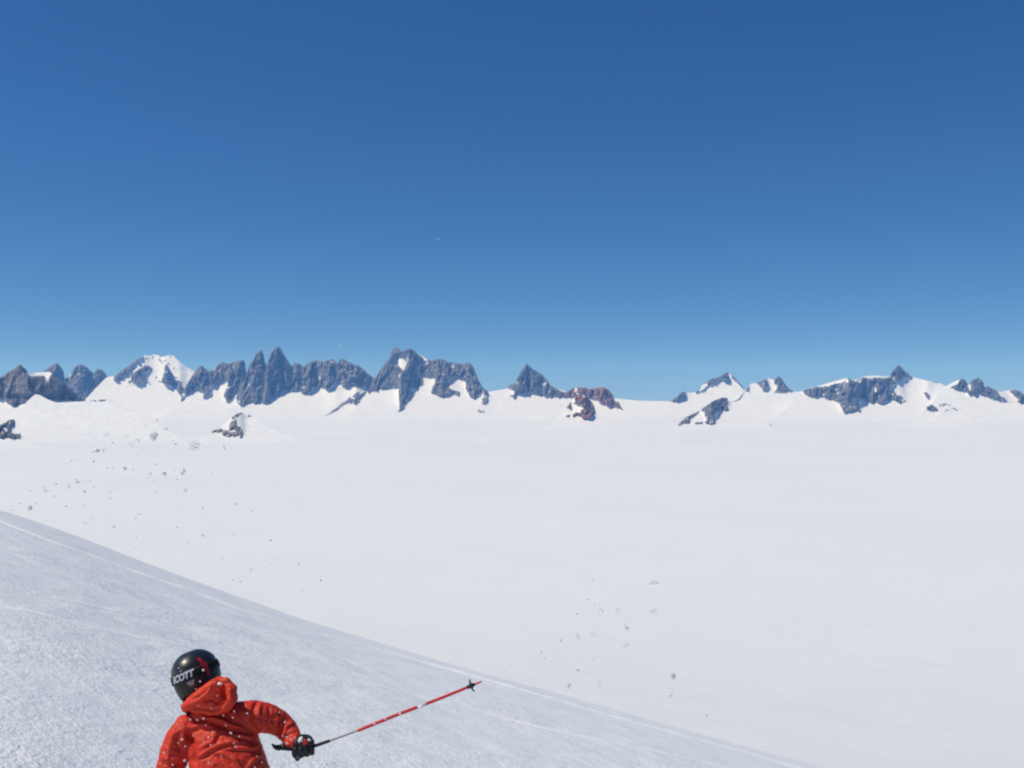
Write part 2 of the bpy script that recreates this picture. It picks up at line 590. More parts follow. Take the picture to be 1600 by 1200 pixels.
# -- big snow-capped mountain
massif('mountain', 'broad snow covered summit dome with rocky left ridge', 14000,
       [(133, 625), (150, 606), (166, 590), (180, 587), (190, 578), (203, 570), (210, 564), (217, 560), (226, 555), (235, 556), (240, 554), (250, 555), (255, 558), (262, 555), (272, 556), (280, 565), (290, 573), (303, 580), (318, 592), (340, 610)],
       [[(177, 594), (178, 580), (200, 565), (214, 555), (227, 552), (221, 561), (213, 572), (204, 580), (196, 585), (189, 591), (182, 594)],
        [(203, 581), (211, 576), (218, 577), (226, 570), (233, 570), (240, 578), (230, 580), (226, 584), (230, 592), (220, 595), (216, 603), (205, 596), (204, 588)],
        [(252, 598), (255, 582), (259, 567), (262, 573), (267, 582), (275, 590), (282, 598), (290, 612), (281, 618), (274, 608), (262, 601)],
        ],
       snow=[[(202, 584), (208, 573), (216, 564), (224, 557), (231, 562), (226, 570), (219, 576), (212, 580)], [(262, 585), (266, 584), (270, 590), (266, 591)]],
       ribs=[([(258, 558), (254, 605)], 16, 20, 24), ([(222, 556), (205, 600)], 10, 20, 30)], seed=23, apron=34, foot=656, specks=([(178, 596), (203, 568), (226, 553), (272, 553), (305, 580), (300, 612), (255, 606), (215, 604)], 0.10))

# -- serrated wall, twin spires
massif('mountain', 'serrated grey rock wall left of the twin spires with snow couloirs', 12400,
       [(283, 616), (290, 603), (300, 588), (307, 578), (311, 572), (316, 571), (322, 577), (328, 580), (335, 575), (345, 567), (350, 566), (357, 568), (370, 564), (379, 562), (383, 567), (384, 580), (388, 592), (392, 602)],
       [[(270, 560), (390, 555), (390, 590), (384, 586), (380, 600), (388, 602), (388, 620), (383, 635), (375, 634), (369, 622), (371, 605), (375, 597), (371, 596), (366, 612), (363, 623), (361, 629), (354, 629), (349, 618), (352, 610), (356, 597), (340, 598), (333, 610), (328, 615), (322, 622), (317, 625), (317, 609), (310, 610), (300, 612), (287, 624), (282, 628), (283, 610)]],
       snow=[[(327, 603), (331, 598), (337, 600), (334, 607), (328, 609)], [(362, 585), (364, 583), (363, 600), (360, 606), (359, 598)], [(379, 600), (384, 584), (386, 586), (383, 601)]],
       ribs=[([(315, 571), (306, 625)], 15, 16, 12), ([(350, 566), (335, 620)], 10, 22, 14), ([(378, 562), (352, 632)], 16, 26, 9), ([(385, 600), (382, 640)], 8, 12, 6)], seed=37, steep=68, foot=659)
massif('mountain', 'tall pair of pointed grey rock spires standing side by side', 12000,
       [(377, 609), (383, 592), (387, 578), (391, 567), (396, 561), (400, 552), (405, 547), (408, 546), (411, 552), (414, 566), (417, 572), (420, 561), (424, 550), (428, 545), (433, 541), (438, 542), (444, 554), (452, 567), (458, 578), (466, 604), (470, 612)],
       [[(360, 535), (470, 535), (470, 600), (455, 606), (449, 612), (441, 612), (430, 621), (420, 628), (412, 634), (409, 626), (407, 619), (404, 627), (398, 632), (390, 630), (385, 633), (378, 637), (371, 631), (368, 622), (372, 606), (378, 604), (383, 596), (360, 590)]],
       snow=[[(447, 604), (452, 603), (451, 609), (447, 610)]],
       ribs=[([(407, 546), (404, 580), (402, 632)], 22, 26, 11), ([(431, 541), (432, 575), (436, 612)], 24, 18, 9), ([(441, 546), (448, 590), (450, 605)], 18, 7, 16), ([(420, 585), (412, 634)], 12, 8, 8)], seed=41, steep=72, jag=0.5, foot=660)
massif('mountain', 'long flat topped fluted rock wall right of the twin spires', 12600,
       [(447, 602), (455, 573), (460, 567), (468, 568), (475, 572), (485, 564), (497, 563), (503, 565), (512, 562), (518, 561), (524, 564), (526, 568), (530, 562), (537, 560), (545, 566), (560, 571), (570, 579), (580, 588), (590, 596), (598, 604)],
       [[(440, 550), (595, 550), (597, 610), (582, 607), (570, 606), (560, 606), (545, 603), (536, 606), (533, 601), (524, 597), (518, 605), (512, 612), (506, 607), (495, 605), (488, 607), (482, 615), (475, 617), (468, 613), (455, 614), (445, 608)],
        [(506, 651), (520, 641), (540, 626), (556, 614), (577, 610), (577, 617), (565, 621), (564, 629), (557, 634), (548, 631), (541, 631), (522, 644)]],
       snow=[[(538, 590), (543, 585), (545, 587), (540, 593)], [(511, 566), (514, 566), (513, 569)], [(582, 600), (584, 594), (586, 600)]],
       ribs=[([(463, 567), (466, 612)], 12, 12, 6), ([(488, 564), (482, 612)], 13, 14, 9), ([(501, 563), (500, 606)], 10, 9, 6), ([(516, 561), (512, 610)], 14, 14, 10), ([(536, 560), (540, 600)], 13, 14, 44), ([(556, 614), (541, 632)], 5, 8, 12)], seed=53, steep=68, foot=659)

# -- central massif
massif('mountain', 'massive central rock peak with snow patches and dark shadowed pillar', 11200,
       [(576, 609), (584, 592), (590, 584), (600, 570), (608, 558), (614, 545), (617, 542), (622, 543), (626, 549), (630, 549), (636, 545), (641, 544), (646, 546), (652, 552), (660, 556), (665, 560), (675, 563), (683, 561), (690, 561), (700, 565), (715, 568), (724, 569), (729, 565), (735, 568), (742, 577), (748, 595), (754, 605), (762, 611), (765, 617)],
       [[(565, 530), (772, 530), (772, 590), (764, 612), (763, 630), (757, 634), (753, 630), (752, 617), (745, 624), (735, 623), (729, 613), (719, 612), (719, 619), (712, 619), (709, 614), (700, 618), (690, 620), (675, 616), (672, 608), (660, 604), (643, 608), (645, 616), (637, 630), (632, 640), (621, 646), (624, 630), (622, 618), (621, 608), (606, 609), (585, 610), (578, 615), (570, 612)],
        [(745, 643), (748, 639), (750, 642), (756, 640), (759, 645), (752, 645)]],
       snow=[[(626, 553), (632, 550), (638, 548), (637, 562), (634, 570), (631, 580), (625, 574), (618, 568), (611, 564), (618, 561)],
             [(661, 600), (662, 591), (670, 589), (680, 590), (679, 600), (673, 608), (672, 614), (655, 612), (643, 612), (648, 607), (658, 605)],
             [(701, 592), (703, 589), (718, 588), (722, 595), (728, 597), (727, 608), (733, 616), (728, 622), (720, 614), (710, 610), (701, 606), (704, 600), (700, 597)],
             [(600, 605), (605, 601), (614, 600), (617, 606), (608, 607)], [(652, 552), (662, 553), (668, 561), (660, 559)], [(653, 583), (657, 584), (656, 588), (653, 587)],
             [(694, 595), (698, 595), (698, 598), (694, 598)], [(704, 571), (709, 568), (708, 575), (704, 575)], [(693, 583), (697, 583), (696, 586)], [(736, 580), (741, 583), (740, 590), (737, 589)],
             [(662, 561), (667, 559), (667, 564), (663, 564)], [(622, 583), (625, 580), (625, 588), (622, 590)], [(619, 604), (622, 600), (623, 620), (619, 618)], [(752, 612), (755, 606), (755, 620), (751, 624)]],
       ribs=[([(638, 545), (632, 575), (624, 605), (621, 646)], 20, 44, 26), ([(619, 542), (608, 600)], 16, 26, 12), ([(690, 561), (692, 618)], 11, 26, 26), ([(731, 565), (744, 622)], 16, 30, 18), ([(756, 604), (755, 634)], 9, 5, 9)], seed=67, steep=62, foot=662, stand=0.25, smooth_x=120)

# -- lone pyramid and reddish ridge
massif('mountain', 'isolated dark pyramid peak with a steep left face', 11600,
       [(787, 616), (793, 608), (796, 601), (803, 600), (808, 591), (815, 577), (820, 571), (823, 568), (828, 573), (838, 580), (848, 586), (855, 594), (861, 603), (870, 607), (885, 612), (898, 618)],
       [[(790, 606), (796, 594), (808, 580), (823, 560), (870, 590), (905, 610), (900, 621), (880, 622), (860, 620), (842, 618), (833, 612), (826, 615), (810, 616), (803, 622), (795, 620), (802, 617), (804, 611)]],
       snow=[[(847, 600), (853, 597), (855, 599), (849, 602)], [(826, 613), (838, 610), (837, 614), (832, 617)], [(870, 604), (887, 609), (883, 613), (872, 609)]],
       ribs=[([(822, 568), (817, 616)], 16, 16, 12), ([(827, 572), (834, 615)], 12, 10, 60)], seed=71, steep=66, foot=660)
massif('mountain', 'low reddish brown rock ridge right of the dark pyramid', 11000,
       [(883, 615), (888, 611), (895, 607), (905, 605), (912, 605), (922, 608), (935, 606), (942, 604), (950, 608), (957, 616), (961, 627), (967, 629), (970, 636), (975, 641)],
       [[(876, 612), (890, 600), (945, 595), (965, 615), (968, 628), (972, 638), (975, 642), (967, 640), (961, 633), (953, 636), (944, 632), (930, 624), (920, 622), (912, 616), (905, 614), (897, 622), (878, 622)]],
       snow=[[(898, 606), (902, 605), (901, 611), (897, 612)], [(908, 602), (914, 602), (912, 607)], [(898, 613), (902, 612), (901, 616)]],
       ribs=[([(941, 604), (946, 632)], 14, 26, 18), ([(908, 605), (900, 620)], 8, 10, 12)], seed=79, rmat='red_rock', foot=662)
massif('rock_outcrop', 'rounded reddish rock knob with snow hollow below the reddish ridge', 9800,
       [(868, 655), (880, 644), (890, 630), (897, 621), (904, 617), (911, 616), (918, 620), (924, 627), (928, 634), (931, 644), (935, 652), (945, 660)],
       [[(892, 625), (898, 618), (911, 612), (922, 620), (931, 636), (932, 645), (926, 652), (912, 655), (903, 651), (894, 652), (896, 645), (904, 645), (912, 638), (908, 633), (900, 631), (893, 633), (886, 639), (884, 637), (891, 629)], [(883, 650), (890, 648), (893, 651), (884, 652)]],
       snow=[[(892, 626), (897, 621), (898, 627), (893, 632)]],
       ribs=[([(912, 616), (921, 654)], 12, 20, 10)], seed=83, rmat='red_rock', kind=None, cat='rock outcrop', foot=675, step=0.6, steep=50, stand=0.7)

# -- right hand peaks
massif('mountain', 'far pale snowy peak with rocky summit in the gap on the right', 15000,
       [(1048, 626), (1060, 617), (1067, 611), (1072, 614), (1080, 614), (1090, 612), (1095, 604), (1103, 597), (1113, 591), (1120, 590), (1130, 584), (1136, 581), (1142, 586), (1150, 592), (1160, 604), (1166, 610)],
       [[(1046, 628), (1060, 612), (1067, 606), (1073, 612), (1072, 620), (1058, 628)], [(1087, 612), (1100, 596), (1113, 586), (1136, 576), (1150, 588), (1165, 606), (1163, 611), (1155, 602), (1147, 594), (1141, 589), (1134, 594), (1125, 591), (1119, 597), (1110, 602), (1104, 608), (1097, 613), (1091, 617), (1086, 616)]],
       snow=[[(1093, 609), (1097, 600), (1103, 600), (1101, 607), (1094, 613)], [(1137, 584), (1142, 583), (1142, 590), (1137, 588)], [(1146, 594), (1152, 598), (1160, 608), (1156, 609), (1148, 602)], [(1074, 616), (1085, 614), (1086, 620), (1074, 622)]],
       ribs=[([(1136, 581), (1128, 605)], 10, 24, 24), ([(1067, 611), (1060, 627)], 6, 10, 8)], seed=91, foot=656)
massif('mountain', 'twin small pale brown peaks beside the far snowy peak', 15400,
       [(1150, 630), (1163, 612), (1170, 605), (1173, 599), (1183, 599), (1193, 593), (1200, 591), (1205, 592), (1208, 594), (1213, 589), (1217, 587), (1222, 592), (1230, 605), (1240, 611), (1262, 620)],
       [[(1164, 612), (1170, 603), (1172, 607), (1168, 614)], [(1182, 600), (1193, 590), (1201, 588), (1201, 601), (1196, 612), (1192, 612), (1188, 605)], [(1208, 596), (1213, 585), (1218, 583), (1232, 603), (1242, 612), (1225, 614), (1210, 614), (1214, 606), (1212, 601)]],
       snow=[[(1198, 593), (1201, 588), (1208, 592), (1206, 599), (1199, 599)]],
       ribs=[([(1217, 587), (1218, 610)], 9, 10, 14), ([(1195, 592), (1194, 610)], 6, 9, 7)], seed=97, rmat='brown_rock', foot=656)
massif('rock_outcrop', 'hooked dark rock outcrop in the snow below the far snowy peak', 9300,
       [(1040, 672), (1054, 666), (1062, 660), (1072, 651), (1085, 646), (1095, 640), (1105, 632), (1118, 625), (1130, 621), (1136, 622), (1138, 627), (1152, 625), (1158, 618), (1163, 612), (1170, 612), (1180, 624), (1200, 660)],
       [[(1058, 664), (1070, 650), (1095, 635), (1118, 620), (1138, 618), (1134, 628), (1140, 642), (1125, 643), (1117, 645), (1118, 662), (1110, 664), (1100, 661), (1105, 655), (1101, 650), (1101, 643), (1094, 641), (1088, 649), (1078, 655), (1080, 661), (1070, 662), (1063, 665)], [(1084, 661), (1098, 658), (1099, 662), (1086, 663)],
        [(1136, 622), (1150, 624), (1156, 618), (1160, 610), (1168, 610), (1163, 614), (1158, 622), (1155, 627), (1137, 626)]],
       ribs=[([(1130, 621), (1119, 640), (1113, 662)], 6, 30, 22)], seed=103, kind=None, cat='rock outcrop', foot=676, step=0.6, apron=16, steep=46, stand=0.6, rough=0.7)
massif('snow_ridge', 'broad gentle snow slope between the hooked outcrop and the right hand rock wall', 12500,
       [(1130, 650), (1150, 632), (1168, 621), (1200, 613), (1240, 611), (1258, 616), (1300, 626), (1330, 640)],
       [[(1208, 614), (1214, 610), (1222, 606), (1232, 608), (1242, 612), (1225, 615)]], seed=109, foot=659, cat='snow ridge', apron=14, step=1.2)
massif('mountain', 'long dark rock wall with pointed summit horn on the right', 10800,
       [(1246, 614), (1256, 610), (1275, 604), (1300, 597), (1318, 592), (1325, 590), (1330, 594), (1340, 592), (1350, 588), (1365, 587), (1388, 588), (1393, 582), (1400, 572), (1404, 570), (1408, 573), (1415, 580), (1425, 589), (1450, 595), (1465, 597), (1480, 604), (1490, 609)],
       [[(1250, 608), (1300, 602), (1320, 595), (1325, 586), (1337, 596), (1350, 590), (1388, 590), (1396, 572), (1404, 562), (1416, 576), (1428, 590), (1412, 590), (1405, 597), (1395, 600), (1395, 610), (1402, 617), (1410, 620), (1416, 627), (1408, 631), (1398, 626), (1385, 627), (1375, 632), (1360, 630), (1347, 622), (1342, 628), (1346, 645), (1335, 643), (1326, 643), (1320, 649), (1314, 636), (1310, 628), (1290, 622), (1258, 617)],
        [(1455, 596), (1458, 592), (1467, 595), (1466, 599)], [(1442, 612), (1450, 614), (1454, 620), (1452, 624), (1447, 621)]],
       snow=[[(1320, 597), (1324, 590), (1326, 597)], [(1355, 584), (1385, 584), (1385, 590), (1355, 590)]],
       ribs=[([(1330, 594), (1326, 620), (1320, 648)], 18, 26, 26), ([(1404, 570), (1398, 600)], 10, 14, 18), ([(1375, 588), (1380, 630)], 8, 40, 26), ([(1300, 600), (1296, 622)], 5, 40, 20)], seed=113, steep=64, foot=661)
massif('mountain', 'pair of small dark rock humps near the right edge', 11300,
       [(1470, 609), (1480, 602), (1490, 597), (1498, 593), (1505, 591), (1509, 595), (1513, 602), (1520, 593), (1528, 590), (1534, 594), (1540, 602), (1555, 609), (1567, 613), (1580, 622)],
       [[(1484, 606), (1492, 598), (1500, 588), (1508, 588), (1514, 600), (1518, 594), (1528, 584), (1540, 598), (1560, 610), (1560, 616), (1567, 620), (1578, 630), (1563, 628), (1548, 620), (1535, 613), (1525, 612), (1528, 620), (1520, 618), (1508, 614), (1495, 610)]],
       snow=[[(1535, 601), (1540, 600), (1540, 605), (1536, 606)], [(1484, 600), (1500, 592), (1496, 600), (1488, 604)], [(1511, 602), (1516, 600), (1516, 612)]],
       ribs=[([(1504, 591), (1503, 612)], 9, 16, 12), ([(1527, 590), (1530, 615), (1545, 620)], 10, 12, 30)], seed=127, foot=661)
massif('mountain', 'small blue rock peak cut off by the right edge', 12200,
       [(1535, 645), (1556, 620), (1566, 612), (1578, 609), (1588, 609), (1594, 612), (1602, 619), (1620, 626), (1650, 640)],
       [[(1576, 612), (1583, 604), (1595, 606), (1625, 622), (1625, 634), (1600, 629), (1590, 620)], [(1588, 628), (1592, 624), (1606, 632), (1600, 633)]],
       snow=[], ribs=[([(1586, 609), (1592, 628)], 8, 14, 24)], seed=131, foot=658)
for name, lab, poly, sil, sd_ in [
    ('rock_outcrop', 'speckled oval rock outcrop on the snow below the pointed horn', [(1447, 634), (1455, 631), (1463, 635), (1466, 641), (1455, 642), (1448, 640)], [(1436, 650), (1446, 636), (1455, 632), (1463, 636), (1474, 650)], 137),
    ('rock_outcrop', 'thin flat rock outcrop on the snow below the dark humps', [(1464, 632), (1478, 630), (1490, 632), (1476, 635), (1468, 635)], [(1456, 646), (1465, 633), (1478, 630.5), (1490, 632), (1504, 646)], 139),
    ('rock_outcrop', 'thin broken rock streak on the snow nearest the right edge', [(1473, 641), (1480, 639), (1482, 642), (1476, 643), (1490, 637), (1500, 639), (1504, 641), (1492, 641)], [(1462, 652), (1474, 640), (1490, 637.5), (1502, 640), (1516, 652)], 149)]:
    massif(name, lab, 9600, sil, [poly], seed=sd_, kind=None, cat='rock outcrop', foot=674, step=0.6, apron=14, rmat='brown_rock', jitter=2.2)

# -- left hand dark peak and the snow hill before it
massif('mountain', 'dark rock peak with a black shadowed flank at the left edge', 8600,
       [(-70, 640), (-40, 604), (-20, 592), (0, 590), (8, 585), (25, 574), (31, 569), (36, 573), (41, 578), (45, 583), (62, 582), (78, 581), (85, 587), (100, 597), (115, 611), (132, 624), (150, 640)],
       [[(-60, 560), (140, 560), (140, 628), (130, 628), (110, 626), (88, 625), (80, 626), (64, 618), (58, 616), (52, 618), (49, 634), (42, 648), (35, 653), (43, 632), (40, 631), (22, 635), (12, 632), (6, 624), (-30, 618), (-60, 625)]],
       snow=[[(31, 576), (34, 574), (45, 583), (79, 580), (82, 584), (77, 588), (73, 603), (66, 614), (64, 611), (70, 600), (70, 587), (45, 587), (38, 582)]],
       ribs=[([(80, 582), (76, 598), (66, 616)], 90, 70, 56), ([(31, 569), (28, 630)], 10, 26, 16), ([(50, 617), (47, 634), (37, 652)], 10, 14, 9), ([(0, 590), (-4, 622)], 14, 30, 7)], seed=151, dust=0.02, foot=682, steep=66, rmat='brown_rock')
massif('snow_hill', 'smooth grey white snow hill in front of the dark left peak', 6600,
       [(-120, 690), (-60, 664), (0, 652), (30, 640), (48, 622), (55, 616), (62, 617), (75, 624), (88, 629), (110, 628), (130, 627), (150, 625), (165, 624), (175, 626), (190, 635), (205, 643), (225, 652), (250, 664), (290, 690)],
       [[(138, 627), (150, 623), (152, 627), (160, 622), (167, 622), (167, 626), (150, 628)]], seed=157, foot=698, cat='snow hill', apron=20, step=1.2)
massif('rock_outcrop', 'dark broken rock outcrop in snow at the left edge of the frame', 6100,
       [(-60, 690), (-30, 674), (-8, 668), (4, 662), (15, 656), (22, 655), (26, 662), (30, 676), (38, 684), (60, 696)],
       [[(-40, 690), (-10, 664), (8, 660), (16, 653), (25, 653), (22, 662), (17, 668), (20, 676), (26, 676), (33, 678), (32, 686), (26, 686), (18, 684), (10, 684), (2, 682), (-20, 690)]],
       snow=[[(4, 668), (10, 662), (12, 664), (8, 670), (4, 674)]], seed=163, foot=712, kind=None, cat='rock outcrop', step=0.6, apron=15, steep=46, stand=0.5, rough=1.2, dust=0.14, jitter=1.8, ribs=[([(20, 655), (12, 685)], 5, 22, 10)])
massif('rock_outcrop', 'small brown nunatak with curved rock tail beside a snow mound', 6200,
       [(290, 692), (310, 682), (325, 676), (345, 668), (358, 656), (366, 648), (376, 644), (384, 647), (390, 648), (402, 656), (420, 668), (450, 680), (480, 692)],
       [[(360, 652), (372, 643), (380, 643), (372, 650), (368, 657), (371, 664), (378, 671), (381, 678), (379, 685), (371, 684), (352, 681), (345, 677), (335, 675), (328, 676), (330, 672), (345, 669), (349, 672), (356, 674), (358, 663), (364, 656)], [(317, 674), (321, 672), (322, 674), (318, 676)], [(386, 650), (391, 646), (393, 650), (388, 652)]],
       snow=[[(356, 674), (364, 671), (367, 675), (360, 676)]], seed=167, foot=705, kind=None, cat='rock outcrop', step=0.6, rmat='tan_rock', apron=13, steep=34, stand=0.5, rough=1.3, dust=0.16, jitter=1.8, ribs=[([(364, 650), (366, 664), (376, 684)], 2.5, 20, 12), ([(385, 646), (396, 690)], 5, 24, 40)])

# ------------------------------------------------------------------ haze: blue mountain air
hz_m = bpy.data.materials.new('haze_air')
hz_m.use_nodes = True
hz_m.node_tree.nodes.clear()
pv = hz_m.node_tree.nodes.new('ShaderNodeVolumePrincipled')
pv.inputs['Color'].default_value = (0.16, 0.43, 1.0, 1)
pv.inputs['Density'].default_value = 3.2e-5
pv.inputs['Absorption Color'].default_value = (1, 1, 1, 1)
pv.inputs['Anisotropy'].default_value = 0.0
mo = hz_m.node_tree.nodes.new('ShaderNodeOutputMaterial')
hz_m.node_tree.links.new(pv.outputs[0], mo.inputs['Volume'])
bx = [(-30000, 30000), (-400, 31000), (-420, 950)]
hv = [(x, y, z) for x in bx[0] for y in bx[1] for z in bx[2]]
hf = [(0, 1, 3, 2), (4, 6, 7, 5), (0, 4, 5, 1), (2, 3, 7, 6), (0, 2, 6, 4), (1, 5, 7, 3)]
hz = link_mesh('haze', hv, hf, [hz_m], smooth=False)
tag(hz, 'thin blue mountain air lying over the whole icefield', 'haze', kind='stuff')

#SKIER#
# ------------------------------------------------------------------ skier
PXM = 5.5 / F                      # metres per frame pixel at the skier's distance


def tube(bm, pts, radii, seg=16, flat=None):
    """a closed tapered tube with round ends through pts"""
    pts = [Vector(p) for p in pts]
    n = len(pts)
    rings = []
    up0 = Vector((0.13, 0.3, 0.94)).normalized()

    tans = [(pts[min(i + 1, n - 1)] - pts[max(i - 1, 0)]).normalized() for i in range(n)]
    a0 = tans[0].cross(up0)
    if a0.length < 0.2:
        a0 = tans[0].cross(Vector((1, 0, 0)))
    sides = [a0.normalized()]
    for i in range(1, n):                       # carry the side vector along so the tube never twists
        q = sides[-1] - tans[i] * sides[-1].dot(tans[i])
        sides.append(q.normalized())

    def frame(i):
        return tans[i], sides[i], tans[i].cross(sides[i]).normalized()
    seq = []
    t, a, b = frame(0)
    for k in (80, 55, 28):
        seq.append((pts[0] - t * radii[0] * math.sin(R(k)), a, b, radii[0] * math.cos(R(k))))
    for i in range(n):
        t, a, b = frame(i)
        seq.append((pts[i], a, b, radii[i]))
    t, a, b = frame(n - 1)
    for k in (28, 55, 80):
        seq.append((pts[-1] + t * radii[-1] * math.sin(R(k)), a, b, radii[-1] * math.cos(R(k))))
    for c, a, b, r in seq:
        rings.append([bm.verts.new(c + (a * math.cos(2 * math.pi * j / seg) + b * math.sin(2 * math.pi * j / seg)) * r) for j in range(seg)])
    for i in range(len(rings) - 1):
        for j in range(seg):
            bm.faces.new((rings[i][j], rings[i][(j + 1) % seg], rings[i + 1][(j + 1) % seg], rings[i + 1][j]))
    bm.faces.new(rings[0][::-1])
    bm.faces.new(rings[-1])
    return rings


def loft(bm, rings_):
    """rings_: (centre, half width along x, half depth along y, exponent, tilt of the ring about x, about y)"""
    seg = 36
    R_ = []
    for c, w, d, e, tx, ty in rings_:
        M3 = Matrix.Rotation(ty, 3, 'Y') @ Matrix.Rotation(tx, 3, 'X')
        row = []
        for j in range(seg):
            an = 2 * math.pi * j / seg
            ca, sa = math.cos(an), math.sin(an)
            q = Vector((w * math.copysign(abs(ca) ** e, ca), d * math.copysign(abs(sa) ** e, sa), 0))
            row.append(bm.verts.new(Vector(c) + M3 @ q))
        R_.append(row)
    for i in range(len(R_) - 1):
        for j in range(seg):
            bm.faces.new((R_[i][j], R_[i][(j + 1) % seg], R_[i + 1][(j + 1) % seg], R_[i + 1][j]))
    bm.faces.new(R_[0][::-1])
    bm.faces.new(R_[-1])


def ball(bm, c, r, rot=None, seg=20):
    m = Matrix.Translation(Vector(c)) @ (rot.to_4x4() if rot is not None else Matrix.Identity(4)) @ Matrix.Diagonal((r[0], r[1], r[2], 1))
    bmesh.ops.create_uvsphere(bm, u_segments=seg, v_segments=seg // 2 + 2, radius=1, matrix=m)


def fused(name, bm, voxel, smooth, mat, parent, disp=None, factor=0.5):
    """melt the pieces of bm into one continuous skin"""
    bmesh.ops.recalc_face_normals(bm, faces=bm.faces)
    me = bpy.data.meshes.new(name)
    bm.to_mesh(me)
    bm.free()
    o = bpy.data.objects.new(name, me)
    COL.objects.link(o)
    m = o.modifiers.new('r', 'REMESH')
    m.mode = 'VOXEL'
    m.voxel_size = voxel
    m2 = o.modifiers.new('s', 'SMOOTH')
    m2.iterations = smooth
    m2.factor = factor
    dg = bpy.context.evaluated_depsgraph_get()
    ev = bpy.data.meshes.new_from_object(o.evaluated_get(dg))
    o.modifiers.clear()
    o.data = ev
    ev.name = name
    bpy.data.meshes.remove(me)
    n = len(ev.vertices)
    if disp is not None:
        co = np.empty(n * 3)
        no = np.empty(n * 3)
        ev.vertices.foreach_get('co', co)
        ev.vertices.foreach_get('normal', no)
        co = co.reshape(-1, 3)
        no = no.reshape(-1, 3)
        co = disp(co, no)
        ev.vertices.foreach_set('co', co.reshape(-1))
    ev.materials.clear()
    ev.materials.append(mat)
    ev.polygons.foreach_set('use_smooth', np.ones(len(ev.polygons), bool))
    ev.update()
    if parent is not None:
        attach(o, parent)
    return o


MAT['jacket'] = plain('red_shell_fabric', (0.63, 0.040, 0.019), 0.55, 0.3, (300, 0.86, 240, 0.0012))
MAT['hood'] = plain('red_hood_fabric', (0.70, 0.050, 0.021), 0.55, 0.3, (300, 0.88, 240, 0.0012))
MAT['black_cloth'] = plain('black_cloth', (0.016, 0.016, 0.019), 0.75, 0.25, (90, 0.6, 200, 0.002))
MAT['leather'] = plain('black_leather', (0.012, 0.013, 0.014), 0.5, 0.4, (70, 0.6, 120, 0.003))
MAT['shell'] = plain('helmet_shell', (0.016, 0.020, 0.020), 0.36, 0.5, (140, 0.7), coat=0.35)
MAT['shell_low'] = plain('helmet_matt', (0.02, 0.02, 0.022), 0.42, 0.4, (140, 0.7))
MAT['strap'] = plain('strap_elastic', (0.008, 0.008, 0.010), 0.7, 0.3)
MAT['white_print'] = plain('white_print', (0.56, 0.55, 0.64), 0.5, 0.4, (160, 0.7))
MAT['grey_print'] = plain('grey_print', (0.27, 0.24, 0.26), 0.5, 0.4)
MAT['red_print'] = plain('red_print', (0.42, 0.018, 0.022), 0.4, 0.4)
MAT['pole_red'] = plain('pole_red', (0.62, 0.025, 0.035), 0.3, 0.5)
MAT['pole_grey'] = plain('pole_grey', (0.30, 0.29, 0.30), 0.35, 0.5, metal=0.6)
MAT['rubber'] = plain('black_rubber', (0.012, 0.012, 0.014), 0.6, 0.4)
MAT['skin'] = plain('skin', (0.62, 0.36, 0.26), 0.5, 0.4)
MAT['lens'] = plain('goggle_lens', (0.05, 0.03, 0.02), 0.08, 0.6)
MAT['boot'] = plain('boot_plastic', (0.05, 0.05, 0.055), 0.35, 0.5)

gz = float(slope_full(SKX, SKY))
person = bpy.data.objects.new('person', None)
COL.objects.link(person)
person.location = (SKX, SKY, gz)
tag(person, 'skier in red hooded jacket and black helmet, seen from behind holding out a ski pole', 'person')

HEAD = P(307, 1054.5, 5.60)
HM = Matrix.Rotation(R(-25), 3, 'Y') @ Matrix.Rotation(R(-24), 3, 'Z') @ Matrix.Rotation(R(-8), 3, 'X')

ARM_R = [P(372, 1124, 5.53), P(392, 1120, 5.55), P(412, 1121, 5.57), P(432, 1128, 5.60), P(445, 1137, 5.60), P(453, 1147, 5.57), P(460, 1159, 5.53)]
ARM_L = [P(290, 1140, 5.50), P(281, 1155, 5.48), P(273, 1178, 5.46), P(266, 1205, 5.44), P(262, 1238, 5.46), P(270, 1265, 5.58), P(280, 1285, 5.72)]
HAND_R = P(472, 1170, 5.50)
HAND_L = P(284, 1294, 5.80)
PELV = P(352, 1305, 5.36)
HIPS = [PELV + Vector((s_ * 0.1, 0, -0.04)) for s_ in (-1, 1)]
ANK = [Vector((SKX + s_ * 0.16, SKY - 0.02, 0)) for s_ in (-1, 1)]
for a_ in ANK:
    a_.z = float(slope_full(a_.x, a_.y)) + 0.14
KNEE = [h.lerp(a_, 0.5) + Vector((s_ * 0.06, 0.26, 0.06)) for h, a_, s_ in zip(HIPS, ANK, (-1, 1))]

# body under the clothes: one skin
bm = bmesh.new()
ball(bm, HEAD + HM @ Vector((0, -0.01, 0.01)), (0.075, 0.095, 0.115), HM)
ball(bm, HEAD + HM @ Vector((0, 0.045, -0.07)), (0.055, 0.055, 0.06), HM)
tube(bm, [HEAD + HM @ Vector((0, 0.085, 0.005)), HEAD + HM @ Vector((0, 0.105, -0.03))], [0.010, 0.017], 10)       # nose
for sx in (-1, 1):
    ball(bm, HEAD + HM @ Vector((sx * 0.076, -0.005, -0.02)), (0.012, 0.02, 0.032), HM, 10)                       # ears
tube(bm, [HEAD + HM @ Vector((-0.025, 0.098, -0.068)), HEAD + HM @ Vector((0.025, 0.098, -0.068))], [0.007, 0.007], 8)   # lips
tube(bm, [HEAD + HM @ Vector((0, -0.01, -0.05)), P(322, 1098, 5.58), P(328, 1115, 5.56)], [0.055, 0.055, 0.06])
tube(bm, [P(330, 1130, 5.54), P(340, 1165, 5.50), P(348, 1215, 5.44), P(352, 1260, 5.40), PELV], [0.07, 0.10, 0.10, 0.10, 0.12], 24)
